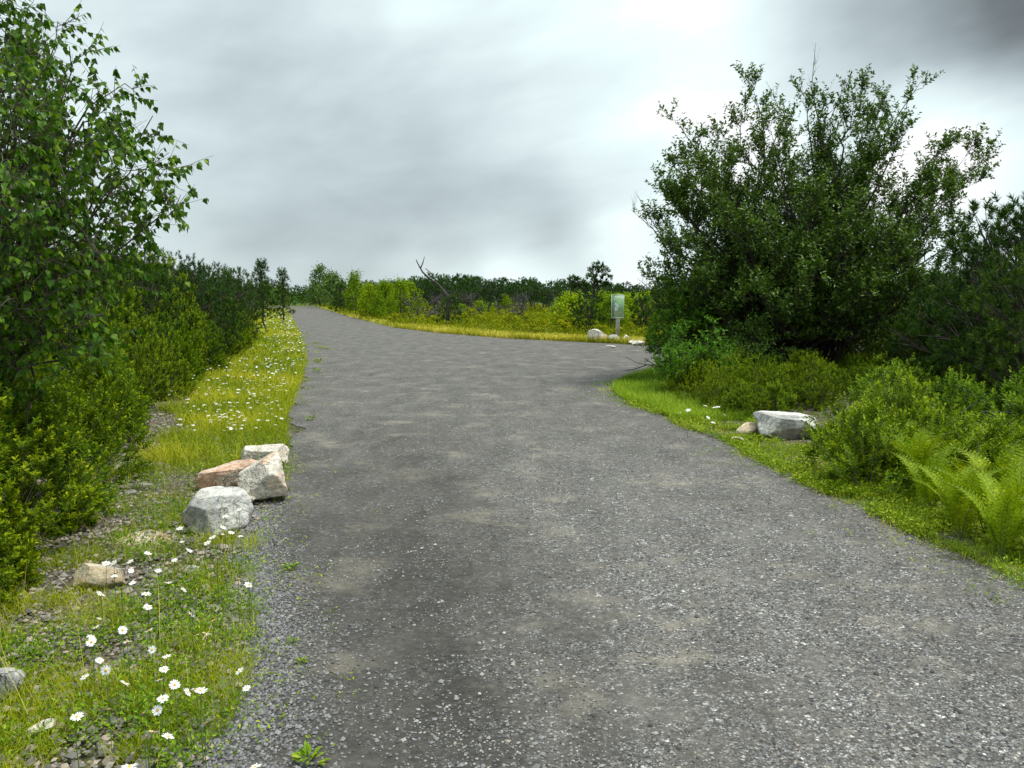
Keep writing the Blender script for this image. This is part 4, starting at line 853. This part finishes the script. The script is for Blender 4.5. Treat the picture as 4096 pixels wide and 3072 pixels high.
# tall wispy stalks
x, y = strip(420, 2.2, 14, lambda y: shrub_edge(y), lambda y: xl(y) - .1); grass('grass_stalks', x, y, .20, .42, .0018, M['dry'], 'thin straw coloured grass stalks standing above the left verge', (.3, 1), lean=.3)
# right grass tip and edge strip
rx = lambda y: np.interp(y, [1, 4, 6, 8, 9, 9.6, 10.2, 12, 14, 16, 19], [.35, .35, .4, .35, .1, .25, .7, 1.5, 1.6, 1.2, .5])
x, y = strip(34000, 3.0, 10.5, lambda y: xrn(y) - .16, lambda y: xrn(y) + rx(y) + .5, 1.0, 1.2); keep = (dens(x, y, 2.4, 15) + rng.uniform(-.35, .45, len(x)) > .02); x, y = x[keep], y[keep]
grass('grass', x, y, .03, .10, .0042, M['grass_right'], 'lush green grass along the right edge of the road', (0, .6), lean=.45)
x, y = strip(26000, 10.3, 18.3, xrn, lambda y: xrn(y) + 1.1, 1.0, 1.5); grass('grass', x, y, .05, .19, .0042, M['grass_right'], 'thick bright grass on the tongue in front of the willow bush', (0.1, .7), lean=.35)
# dry edge of the field
t = rng.random(34000); seg = resample(np.vstack([RF[:1], RF]), .5)[:]; 
cum = np.linspace(0, 1, len(RF)); y = 27 * (155 / 27) ** t; x = xrf(y) + .0; 
xs = []; ys_ = []
for a, b in zip(RF[:-1], RF[1:]):
    k = int(2600 * (1 if a[1] > 60 else 1.9)); tt = rng.random(k)[:, None]; q = a + (b - a) * tt; nn_ = np.array([b[1] - a[1], a[0] - b[0]]); nn_ = nn_ / np.linalg.norm(nn_)
    if nn_[1] < 0: nn_ = -nn_
    off = rng.random(k)[:, None] ** 1.3 * (1.0 + .022 * q[:, 1:2]); q = q + nn_ * off; xs.append(q[:, 0]); ys_.append(q[:, 1])
xs.append(rng.uniform(RF[-1][0], RF[-1][0] + 12, 4000)); ys_.append(RF[-1][1] + rng.uniform(0, 1.5, 4000) + .12 * (xs[-1] - RF[-1][0]))
grass('dry_grass', np.concatenate(xs), np.concatenate(ys_), .10, .32, .006, M['dry'], 'straw yellow grass along the far edge of the road', (0, .8), lean=.3)

def weed_field(name, x, y, per, L, mat, label, h=.06, v0=0, v1=.8, spread=.035):
    n_ = len(x); K = per; b = np.repeat(np.column_stack([x, y, np.zeros(n_)]), K, 0)
    o = rng.normal(0, spread, (n_ * K, 3)); o[:, 2] = rng.random(n_ * K) * np.repeat(rng.uniform(.3, 1.5, n_) * h, K)
    D = nrm(o * np.array([1, 1, .3]) + rng.normal(0, .02, o.shape) + np.array([0, 0, .015])); N = np.array([0, 0, 1.0]) + rng.normal(0, .4, o.shape)
    Ls = L * rng.uniform(.6, 1.3, n_ * K) * np.clip(np.repeat(y, K) / 9, 1, 3); mb = MB(); leaves(mb, b + o, D, N, Ls, Ls * .42, rng.uniform(v0, v1, n_ * K), 'fold')
    return tag(mobj(name, mb.mesh(name), mat), label, 'weeds', kind='stuff')
x, y = strip(3800, 2.0, 9, lambda y: shrub_edge(y) - .1, lambda y: xl(y) + .02); tf = dens(x, y, 2.1, 22) + rng.uniform(-.3, .3, len(x)) > .12; weed_field('low_weeds', x[tf], y[tf], 20, .019, M['weed'], 'small leafy weeds sprouting among the foreground daisies', .09)
x, y = strip(6500, 3.2, 12, lambda y: xrn(y) - .15, lambda y: xrn(y) + rx(y) + .35, 1, 1.1); kp = dens(x, y, 1.8, 55) + .5 * dens(x, y, 5, 56) + rng.uniform(-.25, .3, len(x)) > .0; x, y = x[kp], y[kp]; weed_field('low_weeds', x, y, 14, .028, M['weed'], 'low clover and leafy weeds along the right road edge', .05, .1, 1)
x, y = strip(2600, 7, 30, gl, xl); weed_field('low_weeds', x, y, 8, .03, M['weed'], 'leafy weeds mixed in the grass of the left verge', .10, 0, .8)

ys2 = 3.0 * (18 / 3.0) ** rng.random(900); k_ = dens(xrn(ys2), ys2, 1.3, 77) > -.1; ys2 = ys2[k_]
weed_field('low_weeds', xrn(ys2) - rng.exponential(.13, len(ys2)) - .02, ys2, 9, .018, M['weed'], 'stray seedlings creeping from the right verge onto the gravel', .03, .1, 1)
ys2 = 2.2 * (40 / 2.2) ** rng.random(380); k_ = dens(xl(ys2), ys2, 1.0, 78) > -.1; ys2 = ys2[k_]
weed_field('low_weeds', xl(ys2) + rng.exponential(.14, len(ys2)), ys2, 9, .018, M['weed'], 'stray seedlings creeping from the left verge onto the gravel', .04, .1, 1)
x, y = strip(5000, 3.0, 16, lambda y: xrn(y) - .25, lambda y: xrn(y) + .5); kp = dens(x, y, 1.7, 91) + rng.uniform(-.2, .2, len(x)) > .1; x, y = x[kp], y[kp]
grass('dry_grass', x, y, .03, .10, .004, M['dry'], 'short straw coloured grass tufts scattered along the right road edge', (0, .8), lean=.6)
# weeds alone on the gravel
def weed_mesh(seed, R=.11, n_=26, Lf=.055):
    r = np.random.default_rng(seed); a = r.uniform(0, 6.28, n_); rr = R * r.random(n_); Pn = np.column_stack([np.cos(a) * rr * .5, np.sin(a) * rr * .5, r.uniform(.005, .05, n_)])
    D = np.column_stack([np.cos(a), np.sin(a), r.uniform(.1, .9, n_)]); mb = MB(); leaves(mb, Pn, D, np.array([0, 0, 1.]) + r.normal(0, .3, (n_, 3)), Lf * r.uniform(.7, 1.3, n_), .02, r.uniform(.1, .8, n_), 'fold'); return mb.mesh('foliage')
KW = [weed_mesh(s) for s in (1, 2, 3)]
for me in KW: me.materials.append(M['weed'])
for k, (px, py, s, lb) in enumerate([(308, 764, .72, 'leafy weed sprouting at the bottom of the photo on the gravel'), (291, 569, .55, 'tiny weed on the gravel below the left boulders'), (302, 663, .35, 'small pale seedling on the dark gravel near the left shoulder'), (291, 643, .35, 'tiny green sprout left of the pale seedling on the gravel'),
      (322, 349, 1.6, 'green weed tuft on the gravel far up the road'), (316, 344, 1.2, 'faint weed tuft left of the green tuft far up the road'), (329, 350, .9, 'dark little weed clump far up the road'), (311, 420, .9, 'small weed on gravel level with the grass verge'), (318, 362, 1.5, 'flat pale weed patch on the road beside the daisies'),
      (712, 437, .9, 'weed tuft on the gravel left of the right boulder'), (725, 441, .8, 'yellowish weed between grass tip and right boulder'), (317, 372, 1.3, 'low weed on the gravel by the verge bulge')]):
    p = G(px, py); o = mobj('weed_plant', KW[k % 3]); o.location = (p[0], p[1], 0); o.scale = (s, s, s); o.rotation_euler = (0, 0, k * 1.3); tag(o, lb, 'weed')

# ------------------------------------------------------------------ ferns
def fern_frond(seed, L=.62):
    r = np.random.default_rng(seed); mb = MB(); n_ = 19; t = np.linspace(0, 1, n_ + 4); arc = np.column_stack([t * L * .25 + .28 * L * t ** 3, np.zeros_like(t), L * (1.08 * t - .28 * t ** 3)])
    wb = MB(); tube(wb, arc, np.linspace(.004, .001, len(t)), 4)
    Ps = []; Ds = []; Ns = []; Ls = []
    for i in range(4, n_ + 4):
        tt = t[i]; tan = nrm(arc[i] - arc[i - 1]); pl = L * .17 * math.sin(min(1, (1 - tt) * 1.5 + .05) * math.pi / 2) * (1 if tt > .25 else .75)
        for s in (-1, 1):
            d_ = nrm(np.array([0, s, 0]) + tan * .35 + r.normal(0, .05, 3)); up = nrm(np.cross(d_, tan) * s); d_ = nrm(d_ - .15 * up * 1)
            m = max(2, int(pl / .010))
            for j in range(m):
                f = (j + .3) / m
                for q in (-1, 1): Ps.append(arc[i] + d_ * pl * f); Ds.append(tan * q + d_ * .7); Ns.append(up); Ls.append(pl * .20 * (1.1 - f))
            Ps.append(arc[i] + d_ * pl * .8); Ds.append(d_); Ns.append(up); Ls.append(pl * .22)
    Ls = np.array(Ls) * 1.15 + .004; leaves(mb, np.array(Ps), np.array(Ds), np.array(Ns), Ls, Ls * .55, r.uniform(.2, .8, len(Ls)), 'dia'); 
    off = mb.n; mb.V += wb.V; mb.A += wb.A; mb.F += [f + off for f in wb.F]; mb.MI += [np.full(len(f), 1) for f in wb.F]; mb.n += wb.n; return mb.mesh('frond')
FR = [fern_frond(s, l) for s, l in ((1, .62), (2, .55), (3, .68))]
for a in FR: a.materials.append(M['fern']); a.materials.append(M['fernstalk'])
fp = [(930, 512), (955, 525), (985, 535), (1010, 548), (948, 492), (975, 505), (1005, 515), (1030, 530), (965, 480), (995, 490), (1022, 498), (940, 468), (1015, 475), (1045, 560), (915, 495), (990, 462), (960, 540), (1030, 455), (1000, 560), (900, 480)]
for k, (px, py) in enumerate(fp):
    p = G(px, py); lb = 'front' if py > 520 else 'middle' if py > 485 else 'back'
    r_ = thing('fern', 'bright green feathery fern in the %s of the clump by the right edge' % lb, 'fern', (p[0], p[1], 0), rng.uniform(0, 6), 'ferns in the %s of the right clump' % lb, rng.uniform(.75, 1.05))
    for j in range(8):
        o = mobj('frond', FR[(j + k) % 3], None, r_); o.rotation_euler = (rng.uniform(-.15, .15), rng.uniform(-.30, .22), j * .785 + rng.uniform(-.25, .25)); s = rng.uniform(.8, 1.1); o.scale = (s, s, s)

# ------------------------------------------------------------------ daisies
def daisy_parts(seed, h=.22, R=.019):
    r = np.random.default_rng(seed); st = MB(); tube(st, [(0, 0, -.01), (r.normal(0, .008), r.normal(0, .008), h * .5), (0, 0, h)], [.0022, .0018, .0014], 4)
    pm = MB(); n_ = 17; a = np.arange(n_) * 2 * math.pi / n_ + r.uniform(-.08, .08, n_); D = np.column_stack([np.cos(a), np.sin(a), r.uniform(-.15, .25, n_)])
    Ls = R * r.uniform(.85, 1.1, n_); b = np.column_stack([np.cos(a), np.sin(a), 0 * a]) * .004
    D = nrm(D); Sd = nrm(np.cross(D, [0, 0, 1.])); w_ = .0042; W = lambda k: Sd * w_ * k
    V = np.stack([b + W(.3), b + D * Ls[:, None] * .6 + W(.62), b + D * Ls[:, None] + W(.3), b + D * Ls[:, None] - W(.3), b + D * Ls[:, None] * .6 - W(.62), b - W(.3)], 1); pm.add(V.reshape(-1, 3), np.arange(n_)[:, None] * 6 + np.arange(6)[None])
    dm = MB(); v_, f_ = ico(2); q = v_ * np.array([.0062, .0062, .0032]); q[:, 2] += .001; dm.add(q, f_)
    return st, pm, dm
DS = []
for s in range(4):
    st, pm, dm = daisy_parts(s, [.18, .23, .27, .20][s]); DS.append((st.mesh('stem'), pm.mesh('petals'), dm.mesh('center', True), [.18, .23, .27, .20][s]))
    DS[-1][0].materials.append(M['stem']); DS[-1][1].materials.append(M['petal']); DS[-1][2].materials.append(M['disc'])
def daisy(x, y, lb, grp, sc=1.0, full=True, k=0):
    st, pm, dm, h = DS[k % 4]; r = thing('daisy', lb, 'flower', (x, y, 0), rng.uniform(0, 6), grp, sc)
    mobj('stem', st, None, r)
    o = mobj('petals', pm, None, r); o.location = (0, 0, h); o.rotation_euler = (rng.normal(-.0, .35), rng.normal(0, .35), 0)
    c = mobj('flower_center', dm, None, o); return r
crop = [(1480,45),(1392,80),(1432,122),(1380,140),(1378,163),(1430,160),(1488,160),(1525,145),(1293,122),(1250,147),(1175,150),(1112,148),(1060,132),(1125,205),(1170,270),(1283,250),(1315,225),(1078,315),(1345,340),(803,325),(703,353),(657,385),(705,398),(808,392),(977,383),(1122,403),(1038,462),(1135,500),(1400,408),(1475,462),(1543,462),(1535,500),(750,532),(820,470),(622,570),(905,575),(917,607),(915,655),(1190,640),(1183,695),(615,690),(1315,725),(1270,755),(1220,770),(1280,793),(757,762),(783,775),(560,797),(597,778),(565,847),(652,990),(520,1030),(1030,918),(1010,958),(970,988),(983,1050),(770,1087),(1208,1080),(1240,1132),(1480,995),(1525,1098),(1005,1168),(883,1215),(972,1243),(675,1260),(1275,1360),(1038,1393),(943,1422),(908,1428),(475,1325),(800,1625),(1000,1633),(1580,1615),(1075,1642),(1415,1655),(460,1655),(685,1655),(1157,1122),(1080,1117),(923,797),(940,880),(610,905),(915,300)]
for k, (cx, cy) in enumerate(crop):
    px, py = cx * .1615, 500 + cy * .1615; sc = rng.uniform(.92, 1.12); z = DS[k % 4][3] * sc; p = G(px, py, z)
    zone = 'in front of the grey boulder' if cy < 280 else 'around the half buried cream stone' if cy < 560 and cx < 900 else 'between the grey boulder and the gravel shoulder' if cy < 560 else 'in the middle of the foreground verge' if cy < 1150 else 'at the bottom of the photo'
    daisy(p[0], p[1], 'white oxeye daisy with yellow centre ' + zone, 'daisies ' + zone, sc * rng.uniform(.70, .98), True, k)
for k, (px, py) in enumerate([(724, 416), (718, 413), (714, 418), (708, 421), (713, 424), (705, 412), (688, 421), (896, 451), (878, 452), (888, 455), (866, 446), (905, 441), (680, 414)]):
    z = .2; p = G(px * 1.0, py * 1.0, z); p = p if px < 800 else G(px / 1.0 - 0, py, .2)
    daisy(p[0], p[1], 'white daisy in the grass ' + ('left of the right boulder' if px < 800 else 'by the laurel shrubs right of the boulder'), 'daisies ' + ('left of the right boulder' if px < 800 else 'right of the boulder'), 1.2, True, k)
# daisies of the far verge
def smesh(k):
    st, pm, dm = daisy_parts(50 + k, .22, .021); a = MB()
    for v_, f_ in ((st, 0), (pm, 1), (dm, 2)):
        dz = np.array([0, 0, 0 if f_ == 0 else .22]); off = 0
        for vv in v_.V: pass
        V = np.concatenate(v_.V) + dz; fl_ = [q for q in v_.F]; n0 = a.n; a.V.append(V); a.A.append(np.full(len(V), .5)); 
        for q in fl_: a.F.append(q + n0); a.MI.append(np.full(len(q), f_))
        a.n += len(V)
    me = a.mesh('daisy'); [me.materials.append(M[q]) for q in ('stem', 'petal', 'disc')]; return me
SM = [smesh(k) for k in range(3)]
n_ = 1100; yy = 8.5 * (100 / 8.5) ** rng.random(n_ * 2); wv = xl(yy) - gl(yy); tt = np.where(yy < 16, rng.beta(1.6, 1.3, n_ * 2), rng.beta(2.4, 1.1, n_ * 2)); xx = gl(yy) + wv * tt
keep = (np.array([n2d(a, b, .8, 31) for a, b in zip(xx, yy)]) + rng.uniform(-.3, .5, n_ * 2) > .0); xx, yy = xx[keep][:n_], yy[keep][:n_]
order = np.argsort(yy)
for j, i in enumerate(order[:205]):
    o = mobj('daisy', SM[j % 3]); o.location = (xx[i], yy[i], 0); s = rng.uniform(.75, 1.2); o.scale = (s * .85, s * .85, s); o.rotation_euler = (rng.normal(-.0, .13), rng.normal(0, .13), rng.uniform(0, 6))
    zone = 'in the near grass just past the boulders' if yy[i] < 12 else 'in the yellow grass farther up the left verge'
    tag(o, 'small white daisy ' + zone, 'flower', 'daisies ' + zone)
mb = MB(); rest = order[205:]; nrest = len(rest); a = np.arange(6) * math.pi / 3
c_ = np.column_stack([xx[rest], yy[rest], rng.uniform(.2, .3, nrest)]); R = .020 * np.clip(yy[rest] / 26, 1, 1.8)
tl = rng.normal(0, .18, (nrest, 2)); ring = np.stack([np.stack([np.cos(a_) * R, np.sin(a_) * R, R * (np.cos(a_) * tl[:, 0] + np.sin(a_) * tl[:, 1])], 1) for a_ in a], 1)
mb.add((c_[:, None] + ring).reshape(-1, 3), np.arange(nrest)[:, None] * 6 + np.arange(6)[None])
nf = len(mb.MI)
for q in c_: tube(mb, [(q[0], q[1], 0), (q[0], q[1], q[2] - .004)], .003, 3)
for i in range(nf, len(mb.MI)): mb.MI[i][:] = 1
tag(mobj('distant_daisies', mb.mesh('distant_daisies'), [M['petal'], M['stem']]), 'distant mass of white daisies whitening the far left verge', 'flowers', kind='stuff')

# ------------------------------------------------------------------ sign
sp = G(617.5, 342); sgn = thing('trail_sign', 'green trail map sign on a weathered grey post where the trail turns off', 'sign', (sp[0], sp[1], 0), .07)
def box(mb, c, s, bev=0):
    c = np.array(c); s = np.array(s) / 2; v_ = np.array([[i, j, k] for i in (-1, 1) for j in (-1, 1) for k in (-1, 1)]) * s + c
    mb.add(v_, np.array([[0, 1, 3, 2], [4, 6, 7, 5], [0, 4, 5, 1], [2, 3, 7, 6], [0, 2, 6, 4], [1, 5, 7, 3]]))
k_ = sp[1] / F    # metres per pixel at the sign
PW, PH = 12.6 * k_, 23.3 * k_; PZ = 1.6 - (sp[1] / F) * (306 - 298.0); zc = PZ + 0
M['post'] = mat_bark('weathered_post_wood', (.28, .28, .26), (.48, .47, .45), 20)
mp = bpy.data.materials.new('faded_green_sign_print'); mp.use_nodes = True; S = NT(mp.node_tree); tcn = S.n('ShaderNodeTexCoord'); sx = S.n('ShaderNodeSeparateXYZ'); S.set(sx, 0, tcn.outputs['Generated'])
nn_ = S.noise(tcn.outputs['Object'], 5, 4, .6); gcol = S.mix(S.ramp(nn_, [(.4, 0.0), (.62, .6)]), (.20, .36, .17, 1), (.33, .46, .30, 1))
gcol = S.mix(S.ramp(sx.outputs[2], [(.26, 1.0), (.30, 0.0)], 'LINEAR'), gcol, (.42, .54, .38, 1)); gcol = S.mix(S.ramp(sx.outputs[2], [(.80, 0.0), (.82, .8)]), gcol, (.36, .46, .36, 1))
gcol = S.mix(S.ramp(sx.outputs[0], [(.22, 1.0), (.24, 0.0)]), gcol, (.18, .31, .19, 1)); S.set(mp.node_tree.nodes['Principled BSDF'], 'Base Color', gcol); mp.node_tree.nodes['Principled BSDF'].inputs['Roughness'].default_value = .7; mp.node_tree.nodes['Principled BSDF'].inputs['Specular IOR Level'].default_value = .1
pz = P(617.5, 306.3, sp[1])[2]; px0 = -.03
mb = MB(); box(mb, (0, 0, pz / 2 + .15), (.13, .10, pz + .3 - .3)); mobj('post', mb.mesh('post'), M['post'], sgn)
mb = MB(); box(mb, (px0, -.075, pz), (PW, .03, PH)); pan = mobj('panel', mb.mesh('panel'), mp, sgn)
fr_ = MB(); e = .014
for c_, s_ in [((px0, -.098, pz + PH / 2 - e / 2), (PW, .012, e)), ((px0, -.098, pz - PH / 2 + e / 2), (PW, .012, e)), ((px0 - PW / 2 + e / 2, -.098, pz), (e, .012, PH - 2 * e)), ((px0 + PW / 2 - e / 2, -.098, pz), (e, .012, PH - 2 * e))]: box(fr_, c_, s_)
mobj('frame', fr_.mesh('frame'), mat_plain('pale_sign_frame', (.62, .70, .60), .4), pan)
def flat(name, pts, mat, dz, par, y=-.0925):
    mb = MB(); q = np.array([[px0 + (a - .5) * PW, y - dz, pz + (b - .5) * PH] for a, b in pts]); mb.add(q, np.arange(len(q))[None]); me = mb.mesh(name); return mobj(name, me, mat, par)
mw = mat_plain('map_print_white', (.66, .68, .74), .4); mk = mat_plain('print_black', (.03, .03, .04), .4); mblue = mat_plain('map_print_blue', (.33, .50, .46), .4)
flat('map_area', [(.27, .64), (.34, .70), (.42, .62), (.62, .53), (.58, .46), (.44, .49), (.26, .57)], mw, 0, pan)
flat('map_area', [(.27, .46), (.42, .48), (.53, .44), (.52, .38), (.40, .31), (.29, .32)], mw, 0, pan)
flat('map_lake', [(.62, .53), (.72, .55), (.75, .50), (.66, .48)], mblue, 0, pan)
flat('map_marker', [(.29, .71), (.33, .73), (.38, .72), (.37, .69), (.31, .68)], mk, .002, pan); flat('map_marker', [(.37, .405), (.42, .42), (.49, .41), (.42, .395)], mk, .002, pan)
for k, (a, b, z_, h_) in enumerate([(.20, .58, .955, .010), (.27, .72, .805, .012), (.30, .85, .845, .006), (.25, .9, .13, .006), (.25, .8, .105, .006), (.07, .16, .70, .005), (.07, .17, .66, .005), (.07, .15, .62, .005), (.28, .86, .22, .005), (.28, .9, .19, .005)]):
    flat('text_line', [(a, z_), (b, z_), (b, z_ + h_), (a, z_ + h_)], mat_plain('print_dark_green', (.10, .18, .09), .4) if k == 0 else bpy.data.materials['print_dark_green'], .001, pan)
mb = MB(); zd = P(615, 316, sp[1])[2]; an = np.arange(20) * 2 * math.pi / 20
for yy_, sg in ((-.053, 0),):
    ring0 = np.column_stack([-.035 + np.cos(an) * .072, np.full(20, -.066), zd + np.sin(an) * .088]); ring1 = ring0 + (0, .012, 0)
    mb.add(np.vstack([ring0, ring1]), [np.arange(20)[None], np.array([[i, (i + 1) % 20, 20 + (i + 1) % 20, 20 + i] for i in range(20)])])
dk = mobj('trail_marker_disc', mb.mesh('trail_marker_disc'), mat_plain('white_disc_plastic', (.66, .72, .72), .4), sgn)
mb = MB(); r0_, r1_ = .042, .05; o0 = np.column_stack([-.035 + np.cos(an) * r0_, np.full(20, -.0675), zd + np.sin(an) * r0_ * 1.2]); o1 = np.column_stack([-.035 + np.cos(an) * r1_, np.full(20, -.0675), zd + np.sin(an) * r1_ * 1.2])
mb.add(np.vstack([o0, o1]), np.array([[i, (i + 1) % 20, 20 + (i + 1) % 20, 20 + i] for i in range(20)])); mobj('ring_print', mb.mesh('ring_print'), mat_plain('disc_ring_ink', (.30, .42, .44), .5), dk)

# ------------------------------------------------------------------ fallen twigs, insect
def twig(name, pts, r, mat, label): 
    mb = MB(); [tube(mb, p, np.linspace(r, r * .3, len(p)), 5) for p in pts]; return tag(mobj(name, mb.mesh(name, True), mat), label, 'branch')
a = G(652, 377); twig('dead_branch', [[a + (.6, .1, .15), a + (.1, .05, .22), a + (-.3, 0, .28), a + (-.55, -.05, .42)], [a + (-.1, .02, .25), a + (-.35, .1, .15), a + (-.55, .1, .12)], [a + (.1, .05, .22), a + (-.2, -.1, .40)]], .012, M['snag'], 'bare dead branch poking out over the gravel left of the willow bush')
a = G(100, 470); twig('dead_branch', [[a, a + (.2, .1, .12), a + (.38, .2, .2)], [a + (.2, .1, .12), a + (.3, 0, .22)]], .006, M['snag'], 'thin pale dead twig at the foot of the left shrubs')
a = P(960, 425, 7.6); twig('dead_branch', [[a + (-.5, 0, -.25), a + (-.1, .05, 0), a + (.3, .1, .12), a + (.7, .1, .1)], [a + (-.1, .05, 0), a + (.05, 0, .16), a + (.2, 0, .24)], [a + (.3, .1, .12), a + (.5, 0, .0)]], .009, M['snag'], 'pale bare branch lying across the laurel shrubs on the right')
mb = MB(); v_, f_ = ico(2); c_ = P(721, 122.5, 3.0); mb.add(v_ * np.array([.0065, .003, .003]) + c_, f_)
ins_ = thing('flying_insect', 'tiny dark insect in the air left of the willow bush top', 'insect'); mobj('body', mb.mesh('body', True), mat_plain('insect_shell', (.05, .045, .06)), ins_)
for s in (-1, 1):
    mb = MB(); leaves(mb, c_[None] + (0, 0, .002), np.array([[s * .5, .6, .6]]), np.array([[0, -1., .3]]), .009, .0045, .5, 'fold'); mobj('wing', mb.mesh('wing'), bpy.data.materials['insect_shell'], ins_)
